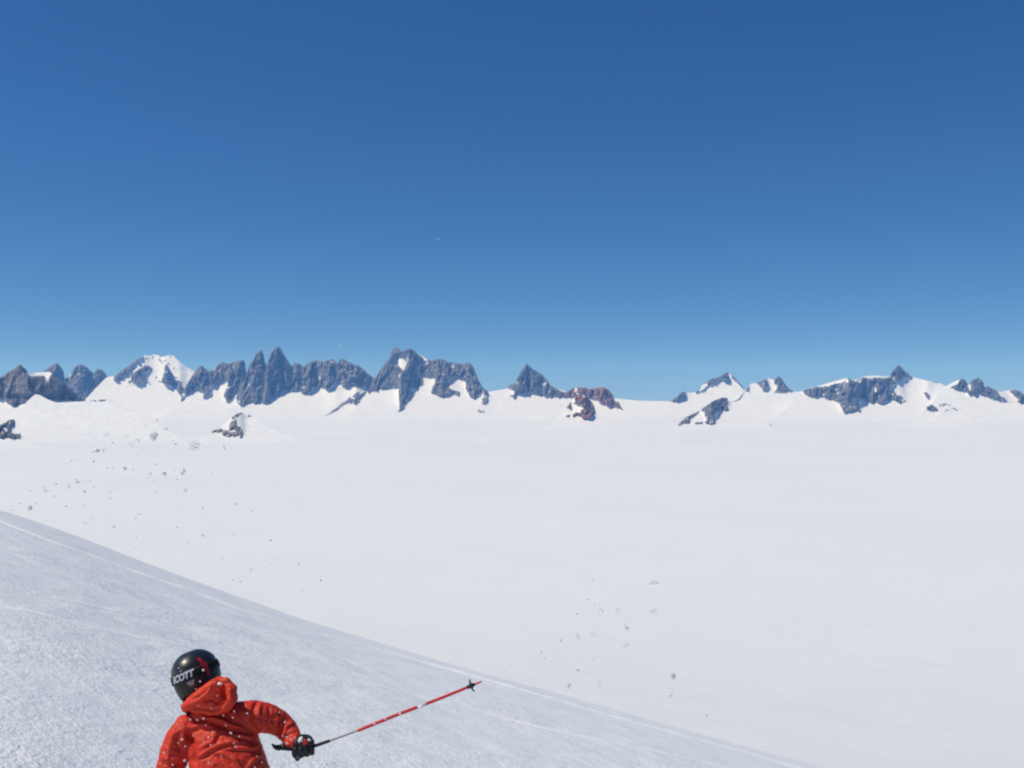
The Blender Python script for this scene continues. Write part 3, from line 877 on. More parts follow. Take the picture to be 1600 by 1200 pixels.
tube(bm, [P(330, 1128, 5.54)] + ARM_R + [HAND_R], [0.05, 0.05, 0.048, 0.045, 0.042, 0.036, 0.034, 0.03, 0.03])
tube(bm, [P(325, 1128, 5.54)] + ARM_L + [HAND_L], [0.05, 0.05, 0.048, 0.045, 0.042, 0.040, 0.036, 0.032, 0.03])
for h, k_, a_ in zip(HIPS, KNEE, ANK):
    tube(bm, [PELV, h, h.lerp(k_, 0.5), k_, k_.lerp(a_, 0.35), a_], [0.10, 0.095, 0.08, 0.062, 0.058, 0.042])
    tube(bm, [a_, a_ + Vector((0, 0.16, -0.07))], [0.042, 0.034])
fused('body', bm, 0.009, 4, MAT['skin'], person)


# jacket -----------------------------------------------------------
def crop(pts):                      # points read off an enlarged view of the figure
    return [(220 + x / 5.333, 1000 + y / 5.333) for x, y in pts]


FOLDS = [
    (crop([(545, 645), (620, 665), (720, 700), (800, 728), (865, 742)]), 3.6, 0.024),
    (crop([(560, 690), (640, 706), (740, 745), (860, 768)]), 3.4, -0.020),
    (crop([(360, 585), (480, 592), (600, 634), (720, 628)]), 3.0, -0.014),
    (crop([(790, 790), (860, 806), (920, 822)]), 2.2, 0.013),
    (crop([(800, 815), (860, 826), (925, 840)]), 2.2, -0.011),
    (crop([(400, 745), (500, 705), (610, 700)]), 4.0, 0.012),
    (crop([(395, 770), (415, 840), (440, 960), (440, 1067)]), 4.2, -0.030),
    (crop([(440, 760), (500, 740), (590, 745)]), 3.0, -0.010),
    (crop([(470, 985), (560, 920), (660, 870), (780, 850)]), 2.6, 0.013),
    (crop([(480, 1010), (580, 945), (680, 895), (800, 880)]), 2.4, -0.012),
    (crop([(500, 900), (600, 840), (640, 740)]), 2.6, 0.010),
    (crop([(530, 905), (625, 850), (670, 760)]), 2.2, -0.008),
    (crop([(640, 930), (730, 960), (800, 1010), (840, 1067)]), 3.0, 0.012),
    (crop([(600, 960), (700, 990), (780, 1050)]), 2.6, -0.010),
    (crop([(700, 900), (820, 905), (930, 900), (1000, 880)]), 2.4, 0.010),
    (crop([(720, 922), (840, 928), (960, 925)]), 2.2, -0.009),
    (crop([(880, 1067), (940, 1000), (1010, 960)]), 2.6, 0.010),
    (crop([(980, 490), (945, 560), (930, 660), (965, 770)]), 2.4, -0.013),
    (crop([(1010, 500), (985, 580), (975, 680), (1010, 760)]), 2.6, 0.009),
    (crop([(1060, 520), (1075, 600), (1060, 700), (1080, 760)]), 2.2, -0.008),
    (crop([(940, 640), (1040, 668), (1150, 690)]), 1.8, -0.007),
    (crop([(1120, 560), (1140, 640), (1120, 740)]), 2.4, 0.009),
    (crop([(1200, 640), (1165, 690), (1160, 780)]), 2.4, -0.013),
    (crop([(1270, 690), (1215, 720), (1190, 800)]), 2.4, 0.010),
    (crop([(1310, 770), (1240, 780), (1190, 830)]), 1.8, -0.008),
    (crop([(300, 680), (270, 790), (240, 900), (220, 1060)]), 3.0, 0.010),
    (crop([(330, 760), (300, 850), (330, 950)]), 2.6, -0.011),
    (crop([(190, 860), (260, 900), (340, 905)]), 2.4, -0.009),
    (crop([(170, 980), (250, 1000), (350, 985)]), 2.4, 0.009),
    (crop([(160, 1030), (250, 1045), (350, 1040)]), 2.2, -0.008),
]


def px_of(co):
    yc = co[:, 1] * CP + co[:, 2] * SP
    zc = -co[:, 1] * SP + co[:, 2] * CP
    return 800 + F * co[:, 0] / yc, 600 - F * zc / yc


def folds_disp(folds, fine=0.0030, seed=5):
    def f(co, no):
        qx, qy = px_of(co)
        d = np.zeros(len(co))
        for pts, w, amp in folds:
            best = np.full(len(co), 1e9)
            along = np.zeros(len(co))
            L = len(pts) - 1
            for i in range(L):
                ax, ay = pts[i]
                bx_, by_ = pts[i + 1]
                vx, vy = bx_ - ax, by_ - ay
                t = np.clip(((qx - ax) * vx + (qy - ay) * vy) / (vx * vx + vy * vy), 0, 1)
                dd = np.hypot(qx - ax - t * vx, qy - ay - t * vy)
                m = dd < best
                best = np.where(m, dd, best)
                along = np.where(m, (i + t) / L, along)
            ends = np.clip(np.minimum(along, 1 - along) * 5 + 0.25, 0, 1)
            d += amp * np.exp(-(best / w) ** 2) * ends
        face = np.clip(-no[:, 1] * 1.6 + 0.25, 0, 1)
        d *= face
        a = fbm(qx / 9 + qy / 22 + 40, qy / 7 - qx / 20 + 40, seed, 3) * 3.2 + fbm(co[:, 1] * 18 + qx / 14 + 40, qy / 11 + 40, seed + 3, 3) * 2
        rid = 1 - np.abs(fbm(qx / 7 - qy / 16 + 60, qy / 6 + qx / 13 + 60, seed + 9, 2)) * 4
        d += a * fine + np.clip(rid, 0, 1) ** 3 * 0.0035 * np.clip(-no[:, 1] + 0.3, 0, 1)
        return co + no * d[:, None]
    return f


bm = bmesh.new()
loft(bm, [
    (P(355, 1325, 5.36), 0.255, 0.185, 0.9, R(8), 0),
    (P(356, 1290, 5.38), 0.250, 0.180, 0.9, R(6), 0),
    (P(358, 1250, 5.41), 0.232, 0.165, 0.9, R(4), 0),
    (P(361, 1212, 5.44), 0.216, 0.155, 0.9, R(2), 0),
    (P(354, 1180, 5.47), 0.202, 0.148, 0.9, 0, R(-2)),
    (P(346, 1152, 5.51), 0.196, 0.140, 0.9, R(-4), R(-6)),
    (P(338, 1132, 5.54), 0.188, 0.122, 0.9, R(-8), R(-10)),
    (P(333, 1118, 5.57), 0.155, 0.112, 0.95, R(-10), R(-12)),
    (P(327, 1106, 5.57), 0.105, 0.105, 1.0, R(-10), R(-14)),
    (P(324, 1100, 5.57), 0.085, 0.095, 1.0, R(-10), R(-14)),
])
tube(bm, [P(352, 1130, 5.54)] + ARM_R, [0.085, 0.092, 0.090, 0.084, 0.072, 0.064, 0.056, 0.050], 24)
tube(bm, [P(318, 1138, 5.53)] + ARM_L, [0.080, 0.086, 0.084, 0.080, 0.076, 0.068, 0.058, 0.050], 24)
jacket = fused('jacket', bm, 0.0065, 7, MAT['jacket'], person, folds_disp(FOLDS))

from mathutils.bvhtree import BVHTree


def seam(name, pts, r, mat, parent, src):
    tree = BVHTree.FromPolygons([src.matrix_world @ v.co + Vector(person.location) * (1 if src.parent else 0) for v in src.data.vertices],
                                [p.vertices[:] for p in src.data.polygons])
    out = []
    for (a, b), (c, d) in zip(pts[:-1], pts[1:]):
        for i in range(6):
            q = P(a + (c - a) * i / 6, b + (d - b) * i / 6, 5.5).normalized()
            h = tree.ray_cast(Vector((0, 0, 0)), q)
            if h[0] is not None:
                out.append(h[0] + h[1] * r * 0.2)
    if len(out) < 4:
        return
    bm_ = bmesh.new()
    tube(bm_, out, [r] * len(out), 8)
    me_ = bpy.data.meshes.new(name)
    bm_.to_mesh(me_)
    bm_.free()
    me_.materials.append(mat)
    o_ = bpy.data.objects.new(name, me_)
    COL.objects.link(o_)
    attach(o_, parent)


MAT['seam_grey'] = plain('seam_grey', (0.22, 0.12, 0.13), 0.6, 0.3)
MAT['seam_red'] = plain('seam_red', (0.30, 0.015, 0.010), 0.6, 0.3)
seam('sleeve_seam', crop([(930, 648), (1010, 664), (1080, 678), (1150, 690)]), 0.0028, MAT['seam_grey'], jacket, jacket)
seam('shoulder_seam', crop([(955, 505), (938, 580), (934, 660), (962, 755)]), 0.0022, MAT['seam_red'], jacket, jacket)
seam('shoulder_seam', crop([(372, 640), (372, 720), (392, 800)]), 0.0022, MAT['seam_red'], jacket, jacket)
seam('yoke_seam', crop([(385, 690), (480, 655), (600, 660), (720, 705), (860, 762), (935, 790)]), 0.0022, MAT['seam_red'], jacket, jacket)

HOODF = [
    (crop([(690, 360), (685, 430), (700, 500), (660, 560)]), 2.4, -0.022),
    (crop([(600, 345), (560, 430), (500, 490), (420, 530)]), 2.4, 0.008),
    (crop([(510, 520), (580, 500), (650, 530)]), 2.0, -0.013),
    (crop([(640, 360), (690, 350), (740, 370)]), 1.8, -0.010),
    (crop([(390, 560), (480, 570), (600, 590), (680, 570)]), 2.0, -0.009),
    (crop([(740, 400), (745, 480), (700, 550)]), 2.4, 0.010),
    (crop([(430, 500), (520, 445), (590, 385)]), 1.8, -0.009),
]
bm = bmesh.new()
tube(bm, [P(290, 1105, 5.46), P(300, 1098, 5.44), P(313, 1089, 5.42), P(327, 1079, 5.41), P(338, 1070, 5.42), P(345, 1066, 5.45)], [0.026, 0.036, 0.042, 0.042, 0.038, 0.032], 20)
tube(bm, [P(342, 1066, 5.45), P(352, 1067, 5.43), P(361, 1077, 5.42), P(361, 1091, 5.41), P(353, 1102, 5.41), P(340, 1107, 5.42), P(322, 1107, 5.42), P(303, 1106, 5.44)],
     [0.032, 0.032, 0.034, 0.038, 0.040, 0.036, 0.032, 0.026], 20)
ball(bm, P(328, 1096, 5.43), (0.075, 0.045, 0.048), Matrix.Rotation(R(-30), 3, 'Y'))
ball(bm, P(349, 1086, 5.45), (0.055, 0.040, 0.060))
tube(bm, [P(290, 1106, 5.50), P(296, 1104, 5.56), P(310, 1100, 5.64), P(340, 1098, 5.66), P(356, 1090, 5.60), P(358, 1082, 5.50)], [0.026, 0.028, 0.03, 0.03, 0.032, 0.032], 16)
hood = fused('hood', bm, 0.006, 5, MAT['hood'], jacket, folds_disp(HOODF, 0.0022, 9))
# jacket cuffs
for arm in (ARM_R, ARM_L):
    bm = bmesh.new()
    tube(bm, [arm[-1] - (arm[-1] - arm[-2]).normalized() * 0.012, arm[-1] + (arm[-1] - arm[-2]).normalized() * 0.012], [0.050, 0.046], 18)
    fused('cuff', bm, 0.006, 2, MAT['jacket'], jacket)

# trousers and boots
bm = bmesh.new()
tube(bm, [PELV + Vector((-0.06, 0, 0.02)), PELV + Vector((0.06, 0, 0.02))], [0.15, 0.15], 20)
for h, k_, a_ in zip(HIPS, KNEE, ANK):
    tube(bm, [h, h.lerp(k_, 0.5), k_, k_.lerp(a_, 0.4), a_ + Vector((0, 0, 0.06))], [0.12, 0.105, 0.088, 0.085, 0.082], 20)
fused('trousers', bm, 0.01, 5, MAT['black_cloth'], person, lambda co, no: co + no * (fbm(co[:, 0] * 14 + 40, co[:, 2] * 22 + 40, 3, 3) * 0.02)[:, None])
for a_ in ANK:
    bm = bmesh.new()
    tube(bm, [a_ + Vector((0, -0.02, 0.12)), a_ + Vector((0, -0.01, 0.02)), a_ + Vector((0, 0.0, -0.06))], [0.062, 0.060, 0.058], 18)
    tube(bm, [a_ + Vector((0, -0.06, -0.09)), a_ + Vector((0, 0.08, -0.085)), a_ + Vector((0, 0.19, -0.10))], [0.052, 0.055, 0.042], 18)
    fused('boot', bm, 0.008, 3, MAT['boot'], person)

# neck warmer under the helmet
bm = bmesh.new()
tube(bm, [HEAD + HM @ Vector((0, 0.0, -0.08)), P(308, 1098, 5.58), P(318, 1112, 5.57)], [0.082, 0.080, 0.090], 24)
fused('neck_warmer', bm, 0.007, 4, MAT['black_cloth'], person, lambda co, no: co + no * (np.sin(co[:, 2] * 260 + co[:, 0] * 40) * 0.003)[:, None])

# helmet ------------------------------------------------------------
HA, HB, HT = 0.122, 0.140, 0.136


def z_low(az):
    d = abs((math.degrees(az) + 180) % 360 - 180)
    return float(np.interp(d, [0, 40, 70, 95, 112, 125, 150, 180], [-0.088, -0.095, -0.112, -0.122, -0.10, -0.02, 0.03, 0.04]))


def helmet_pt(az, z, off=0.0):
    if z >= 0:
        h = max(1 - (z / HT) ** 2.15, 0) ** (1 / 2.15)
    else:
        h = 1 - 0.16 * (z / -0.12) ** 2
    step = 0.004 * (1 / (1 + math.exp(-(z - 0.048) * 260)))
    p = Vector((HA * h * math.sin(az), -HB * h * math.cos(az), z))
    nrm = Vector((math.sin(az) / HA * h, -math.cos(az) / HB * h, max(z, 0) / HT ** 2 * 1.1 + (0.35 * z / 0.12 / 0.15 if z < 0 else 0))).normalized()
    return p + nrm * (off + step * min(h * 3, 1))


def hw(az, z, off=0.0):
    return HEAD + HM @ helmet_pt(az, z, off)


NA = 72
V, Fc = [], []
NZ = 44
for i in range(NZ):
    for j in range(NA):
        az = -math.pi + 2 * math.pi * j / NA
        zl = z_low(az)
        f = i / (NZ - 1)
        if f < 0.55:
            z = zl + (0.03 - min(zl, 0.03) if zl < 0.03 else 0.002) * 0 + (max(0.045, zl + 0.002) - zl) * f / 0.55
        else:
            g_ = (f - 0.55) / 0.45
            z0 = max(0.045, zl + 0.002)
            z = z0 + (HT - z0) * math.sin(g_ * math.pi / 2) * 0.9998
        V.append(hw(az, z))
for i in range(NZ - 1):
    for j in range(NA):
        a = i * NA + j
        b = i * NA + (j + 1) % NA
        Fc.append((a, b, b + NA, a + NA))
Fc.append([(NZ - 1) * NA + j for j in range(NA)])
# inner lining so the rim has thickness
base = len(V)
for j in range(NA):
    az = -math.pi + 2 * math.pi * j / NA
    V.append(hw(az, z_low(az) + 0.002, -0.022))
for j in range(NA):
    az = -math.pi + 2 * math.pi * j / NA
    V.append(hw(az, max(z_low(az), 0.0) * 0.5 + 0.06, -0.026))
for j in range(NA):
    k = (j + 1) % NA
    Fc.append((j, base + j, base + k, k))
    Fc.append((base + j, base + NA + j, base + NA + k, base + k))
mi = []
for f in Fc:
    zc = sum((HM.transposed() @ (V[i] - HEAD)).z for i in f) / len(f)
    mi.append(0 if zc > 0.045 else 1)
helmet = link_mesh('helmet', V, Fc, [MAT['shell'], MAT['shell_low']], person, mi)


def band(name, az0, az1, zf, half, off, mat, parent, n=60, thick=0.003):
    V, Fc = [], []
    rows = [(-half, -0.001), (-half, off), (-half * 0.5, off + 0.001), (0, off + 0.0012), (half * 0.5, off + 0.001), (half, off), (half, -0.001)]
    m = len(rows)
    for i in range(n):
        az = az0 + (az1 - az0) * i / (n - 1)
        for dz, o_ in rows:
            V.append(hw(az, zf(az) + dz, o_))
    for i in range(n - 1):
        for j in range(m - 1):
            a = i * m + j
            Fc.append((a, a + m, a + m + 1, a + 1))
    return link_mesh(name, V, Fc, [mat], parent)


strap_z = lambda az: 0.016 + 0.004 * math.sin(az)
strap = band('goggle_strap', R(-132), R(132), strap_z, 0.0225, 0.005, MAT['strap'], helmet)


def patch(name, outline, off, mat, parent, thick=0.0012):
    """a flat print that follows the helmet: outline in (azimuth in degrees, z)"""
    bm = bmesh.new()
    vs = [bm.verts.new((a * 0.0026, z, 0)) for a, z in outline]
    bm.faces.new(vs)
    bmesh.ops.triangulate(bm, faces=bm.faces)
    bmesh.ops.subdivide_edges(bm, edges=bm.edges, cuts=3, use_grid_fill=True)
    for v in bm.verts:
        v.co = hw(R(v.co.x / 0.0026), v.co.y, off)
    ext = bmesh.ops.extrude_face_region(bm, geom=bm.faces[:])
    for v in [e for e in ext['geom'] if isinstance(e, bmesh.types.BMVert)]:
        v.co += (v.co - HEAD).normalized() * thick
    bmesh.ops.recalc_face_normals(bm, faces=bm.faces)
    me = bpy.data.meshes.new(name)
    bm.to_mesh(me)
    bm.free()
    me.materials.append(mat)
    o = bpy.data.objects.new(name, me)
    COL.objects.link(o)
    attach(o, parent)
    return o


# lettering woven into the goggle strap
cu_ = bpy.data.curves.new('lettering', 'FONT')
cu_.body = 'SCOTT'
cu_.size = 0.047
cu_.shear = 0.28
cu_.offset = 0.0024
cu_.space_character = 0.95
cu_.align_x = 'CENTER'
cu_.align_y = 'CENTER'
to = bpy.data.objects.new('lettering', cu_)
COL.objects.link(to)
dg = bpy.context.evaluated_depsgraph_get()
tm = bpy.data.meshes.new_from_object(to.evaluated_get(dg))
bpy.data.objects.remove(to)
bm = bmesh.new()
bm.from_mesh(tm)
bmesh.ops.triangulate(bm, faces=bm.faces)
bmesh.ops.subdivide_edges(bm, edges=[e for e in bm.edges if e.calc_length() > 0.012], cuts=2)
xs = [v.co.x for v in bm.verts]
wx = max(xs) - min(xs)
xm = 0.5 * (max(xs) + min(xs))
for v in bm.verts:
    az = R(17) + (v.co.x - xm) / wx * 0.146 / 0.134
    v.co = hw(az, strap_z(az) + v.co.y * 0.98, 0.0085)
me = bpy.data.meshes.new('lettering')
bm.to_mesh(me)
bm.free()
me.materials.append(MAT['white_print'])
lo = bpy.data.objects.new('lettering', me)
COL.objects.link(lo)
attach(lo, strap)

patch('emblem', [(22, -0.018), (42, -0.014), (38, -0.040), (32, -0.048), (27, -0.040)], 0.0025, MAT['grey_print'], helmet)
patch('emblem', [(29, -0.040), (36, -0.038), (33, -0.050), (31, -0.050)], 0.0046, MAT['red_print'], helmet)
patch('red_stripe', [(62, 0.076), (69, 0.080), (74, 0.050), (80, 0.052), (80, 0.0), (77, -0.026), (71, -0.024), (71, 0.016), (66, 0.036)], 0.0085, MAT['red_print'], helmet)
# goggles on the far side
Vg, Fg = [], []
for i in range(25):
    az = math.pi + R(-52 + 104 * i / 24)
    for zz, oo in ((-0.055, 0.0), (-0.05, 0.008), (-0.01, 0.014), (0.028, 0.010), (0.036, 0.0)):
        p = Vector((0.115 * math.sin(az), -0.118 * math.cos(az) + 0.0, zz))
        Vg.append(HEAD + HM @ (p + Vector((math.sin(az), -math.cos(az), 0)) * oo))
for i in range(24):
    for j in range(4):
        a = i * 5 + j
        Fg.append((a, a + 5, a + 6, a + 1))
gog = link_mesh('goggles', Vg, Fg, [MAT['lens'], MAT['strap']], person, [1 if j in (0, 3) else 0 for i in range(24) for j in range(4)])

# gloves --------------------------------------------------------------
POLE_LINE = [(434, 1168, 5.47), (452, 1170, 5.48), (472, 1171, 5.50), (492, 1165.5, 5.51), (525, 1154, 5.53), (560, 1141, 5.55), (620, 1117, 5.58), (690, 1090.5, 5.62), (752, 1065, 5.66)]
_pl = [P(*q) for q in POLE_LINE]
_pc = np.concatenate([[0], np.cumsum([(b - a).length for a, b in zip(_pl[:-1], _pl[1:])])])
_pc = _pc / _pc[-1]
_tt = np.linspace(0, 1, 200)
_pp = np.array([[np.interp(t, _pc, [p[k] for p in _pl]) for k in range(3)] for t in _tt])
for _ in range(40):
    _pp[1:-1] = 0.25 * _pp[:-2] + 0.5 * _pp[1:-1] + 0.25 * _pp[2:]
POLE_A, POLE_B = Vector(_pp[0]), Vector(_pp[-1])


def pole_pt(t):                       # t 0..1 from the butt of the grip to the tip
    return Vector([np.interp(t, _tt, _pp[:, k]) for k in range(3)])


HAND_R = pole_pt(0.12)


def glove(hand, axis, wrist, name='glove'):
    e = axis.normalized()
    w = (wrist - hand)
    w = (w - e * w.dot(e)).normalized()          # from the grip to the wrist
    n = e.cross(w).normalized()
    if n.y > 0:
        n = -n                                   # n: the back of the hand, towards the viewer
    bm = bmesh.new()
    ctr = hand
    # palm lies beside the grip, knuckles on the far end
    for k in range(4):
        off = (k - 1.5) * 0.029
        rad = 0.034 - 0.002 * abs(k - 1)
        pts, rr = [], []
        for q in range(8):
            an = R(30 - q * 38)
            d = w * math.cos(an) + n * math.sin(an)
            pts.append(ctr + e * off + d * rad * (1.0 if q < 6 else 0.8))
            rr.append((0.0185, 0.0185, 0.018, 0.0175, 0.017, 0.0165, 0.016, 0.014)[q] * (1.0, 1.05, 1.0, 0.88)[k])
        tube(bm, pts, rr, 12)
    for k in range(4):
        off = (k - 1.5) * 0.026
        tube(bm, [ctr + e * off + n * 0.034 + w * 0.012, ctr + e * off * 0.85 + n * 0.030 + w * 0.032, ctr + e * off * 0.5 + n * 0.012 + w * 0.055], [0.020, 0.021, 0.021], 12)
    tube(bm, [ctr + w * 0.06 - e * 0.03, ctr + w * 0.03 - e * 0.055 - n * 0.012, ctr - e * 0.052 - n * 0.035 - w * 0.008, ctr - e * 0.036 - n * 0.042 - w * 0.03], [0.02, 0.0175, 0.0155, 0.0135], 12)
    tube(bm, [ctr + w * 0.045 + n * 0.01, wrist, wrist + (wrist - ctr) * 0.2], [0.034, 0.034, 0.034], 18)
    ball(bm, ctr + n * 0.022 + w * 0.012, (0.046, 0.028, 0.036))
    g_ = fused(name, bm, 0.0045, 2, MAT['leather'], person, lambda co, no: co + no * (fbm(co[:, 0] * 60 + 90, co[:, 2] * 60 + 90, 8, 3) * 0.006)[:, None])
    return g_, e, w, n


gl, ge, gw, gn = glove(HAND_R, pole_pt(0.2) - pole_pt(0.04), ARM_R[-1])
bm = bmesh.new()
ball(bm, HAND_R + gn * 0.053 + gw * 0.002 + ge * 0.010, (0.017, 0.007, 0.016), None, 12)
g_patch = fused('knuckle_patch', bm, 0.003, 1, MAT['red_print'], gl, lambda co, no: co + no * (fbm(co[:, 0] * 90 + 90, co[:, 2] * 90 + 90, 4, 2) * 0.012)[:, None])
for off_, rad_ in ((gw * 0.016 - ge * 0.014, (0.015, 0.007, 0.022)), (gw * 0.012 + ge * 0.034, (0.009, 0.007, 0.012))):
    bm = bmesh.new()
    ball(bm, HAND_R + gn * 0.053 + off_, rad_, None, 12)
    fused('snow_crust', bm, 0.003, 1, MAT['fleck'], gl, lambda co, no: co + no * (fbm(co[:, 0] * 120 + 90, co[:, 2] * 120 + 90, 6, 2) * 0.014)[:, None])
glove(HAND_L, Vector((0.2, 1, -0.3)), ARM_L[-1])

# ski pole -------------------------------------------------------------
pole = bpy.data.objects.new('ski_pole', None)
COL.objects.link(pole)
pole.location = HAND_R
tag(pole, 'red and black ski pole held out to the right with its basket in the air', 'ski pole')


def segment(name, t0, t1, r0, r1, mat, n=14, parent=pole):
    bm = bmesh.new()
    pts = [pole_pt(t0 + (t1 - t0) * i / (n - 1)) for i in range(n)]
    tube(bm, pts, [r0 + (r1 - r0) * i / (n - 1) for i in range(n)], 12)
    bmesh.ops.recalc_face_normals(bm, faces=bm.faces)
    me = bpy.data.meshes.new(name)
    bm.to_mesh(me)
    bm.free()
    me.materials.append(mat)
    for p_ in me.polygons:
        p_.use_smooth = True
    o = bpy.data.objects.new(name, me)
    COL.objects.link(o)
    attach(o, parent)
    return o


sh = segment('shaft', 0.02, 0.965, 0.0062, 0.0056, MAT['pole_grey'], 40)
segment('grip', 0.0, 0.24, 0.0125, 0.0085, MAT['rubber'], 10)
bm = bmesh.new()
p0 = pole_pt(0.0)
dirp = (pole_pt(0.06) - POLE_A).normalized()
tube(bm, [p0 + dirp * 0.008, p0 - dirp * 0.008], [0.0165, 0.014], 14)
tube(bm, [p0 - dirp * 0.006, p0 - dirp * 0.022 + Vector((0, 0, 0.006)), p0 - dirp * 0.03 + Vector((0, 0, 0.016))], [0.012, 0.009, 0.005], 10)
fused('pommel', bm, 0.003, 2, MAT['rubber'], pole)
bm = bmesh.new()
w0 = ARM_R[-1]
tube(bm, [p0 + Vector((0, -0.012, 0.005)), p0 + dirp * 0.03 + Vector((0, -0.02, 0.03)), w0 + Vector((-0.02, -0.04, -0.03)), w0 + Vector((0.03, -0.045, -0.03)), HAND_R + gn * 0.03 + gw * 0.05],
     [0.006, 0.006, 0.006, 0.006, 0.005], 8)
fused('wrist_strap', bm, 0.003, 2, MAT['strap'], pole)
segment('red_sleeve', 0.385, 0.675, 0.0098, 0.0092, MAT['pole_red'])
segment('white_band', 0.675, 0.718, 0.0092, 0.0090, MAT['white_print'], 5)
segment('red_sleeve', 0.718, 0.94, 0.0090, 0.0080, MAT['pole_red'])
segment('tip', 0.955, 1.0, 0.0066, 0.0042, MAT['pole_red'], 5)
bm = bmesh.new()
bc = pole_pt(0.948)
dirb = (pole_pt(1.0) - pole_pt(0.9)).normalized()
u1 = dirb.cross(Vector((0, 1, 0.2))).normalized()
u2 = dirb.cross(u1).normalized()
tube(bm, [bc - dirb * 0.022, bc, bc + dirb * 0.014], [0.0105, 0.0135, 0.011], 12)
for k in range(6):
    an = R(60 * k + 12)
    d = u1 * math.cos(an) + u2 * math.sin(an)
    tube(bm, [bc, bc + d * 0.022, bc + d * 0.038 + dirb * 0.004], [0.0075, 0.0055, 0.004], 8)
fused('basket', bm, 0.003, 1, MAT['rubber'], pole)

# ------------------------------------------------------------------ snow thrown into the air
def clod_mesh(seed, lumps, mat='clod', path=None):
    rs = random.Random(seed)
    bm = bmesh.new()
    c = Vector((0, 0, 0))
    for k in range(len(path) if path else lumps):
        r = rs.uniform(0.14, 0.21) if path else rs.uniform(0.22, 0.42)
        if path:
            c = Vector((path[k][0], rs.uniform(-0.06, 0.06), path[k][1]))
        m = Matrix.Translation(c) @ Matrix.Diagonal((r * rs.uniform(0.8, 1.3), r * rs.uniform(0.7, 1.1), r * rs.uniform(0.7, 1.2), 1))
        bmesh.ops.create_icosphere(bm, subdivisions=3, radius=1, matrix=m)
        c = c + Vector((rs.uniform(-1, 1), rs.uniform(-0.6, 0.6), rs.uniform(-1, 1))) * 0.36
    for v in bm.verts:
        q = v.co * 4.5 + Vector((seed * 3.7, 0, 0))
        v.co += v.normal * (mnoise.noise(q) * 0.14 + mnoise.noise(q * 2.7) * 0.08) if v.normal.length else Vector()
    lo_ = Vector([min(v.co[i] for v in bm.verts) for i in range(3)])
    hi_ = Vector([max(v.co[i] for v in bm.verts) for i in range(3)])
    mid, ext = (lo_ + hi_) / 2, hi_ - lo_
    for v in bm.verts:
        v.co = Vector(((v.co.x - mid.x) / ext.x, (v.co.y - mid.y) / max(ext.x, ext.z), (v.co.z - mid.z) / ext.z))
    me = bpy.data.meshes.new('snow_clod')
    bm.to_mesh(me)
    bm.free()
    me.materials.append(MAT[mat])
    return me


CL = [clod_mesh(k, n) for k, n in enumerate((2, 3, 4, 5, 3, 6))]
ROUND = [clod_mesh(20 + k, 2, 'fleck') for k in range(5)]
SHAPES = {'L shaped': [(-.4, .35), (-.36, .1), (-.34, -.15), (-.28, -.36), (0, -.4), (.25, -.38), (.42, -.3)],
          'S shaped': [(.2, .45), (-.1, .42), (-.25, .25), (-.05, .05), (.2, -.12), (.22, -.34), (-.05, -.45)],
          'forked': [(-.45, .4), (-.22, .2), (0, 0), (.22, .14), (.45, .3), (-.14, -.2), (-.3, -.42)],
          'arched': [(-.45, -.3), (-.34, 0), (-.15, .24), (.1, .3), (.34, .1), (.45, -.25)],
          'curved': [(.1, .45), (-.15, .2), (-.2, -.05), (-.1, -.3), (.15, -.45)],
          'slant': [(-.35, .4), (-.18, .2), (0, 0), (.15, -.18), (.33, -.4)],
          'wedge': [(-.45, -.1), (-.2, 0), (.05, .06), (.28, .2), (.3, -.12), (.42, .3)]}
SHAPED = {k_: clod_mesh(40 + i_, 0, 'clod', p_) for i_, (k_, p_) in enumerate(SHAPES.items())}
rs = random.Random(77)


def clod(px, py, w, h, depth, label, group, meshes=CL):
    shaped = [m_ for k_, m_ in SHAPED.items() if k_ in label]
    o = bpy.data.objects.new('snow_clod', shaped[0] if shaped else rs.choice(meshes))
    COL.objects.link(o)
    o.location = P(px, py, depth)
    k = depth / F
    o.scale = (w * k, 0.5 * (w + h) * k, h * k)
    o.rotation_euler = (rs.uniform(-0.3, 0.3), 0 if shaped else rs.uniform(-0.25, 0.25), rs.uniform(-0.3, 0.3))
    tag(o, label, 'snow clod', group)
    return o


GL = 'snow clods thrown up on the left'
SMALL_L = 'tiny grey fleck of thrown snow hanging above the icefield on the left side'
BIG_L = [(240, 682, 15, 17, 'chunky grey snow clod, the darkest one flying below the left snow hill'),
         (304, 695, 20, 19, 'largest pale snow clod flying just under the small brown nunatak'),
         (350, 699, 9, 13, 'slim slanting snow clod flying below the tail of the brown nunatak'),
         (166, 679, 12, 11, 'forked grey snow clod, the highest sizeable one left of the dark chunky clod'),
         (205, 695, 10, 10, 'slanted snow clod close below and left of the dark chunky clod'),
         (214, 688, 10, 7, 'wedge shaped snow clod a short way left of the dark chunky clod'),
         (151, 704, 13, 7, 'wide flat snow clod in the row left of the chunky clod'),
         (162, 704, 6, 8, 'upright snow clod at the right end of the wide flat clod'),
         (195, 731, 8, 9, 'upright snow clod alone in the middle of the left spray'),
         (256, 740, 10, 7, 'low flat snow clod left of the tall grey clod'),
         (286, 737, 8, 13, 'tall narrow grey snow clod at the right of the left spray'),
         (290, 766, 7, 9, 'lumpy snow clod straight below the tall narrow grey clod'),
         (124, 752, 14, 9, 'L shaped wide snow clod in the lower part of the left spray'),
         (72, 764, 9, 12, 'slanting snow clod flying left of the L shaped clod'),
         (46, 793, 12, 10, 'broad snow clod nearest the crest at the left edge'),
         (317, 836, 10, 5, 'broken flat snow clod low over the crest above the helmet')]
for x, y, w, h, lab in BIG_L:
    clod(x, y, w, h, rs.uniform(5.2, 8.0), lab, GL)
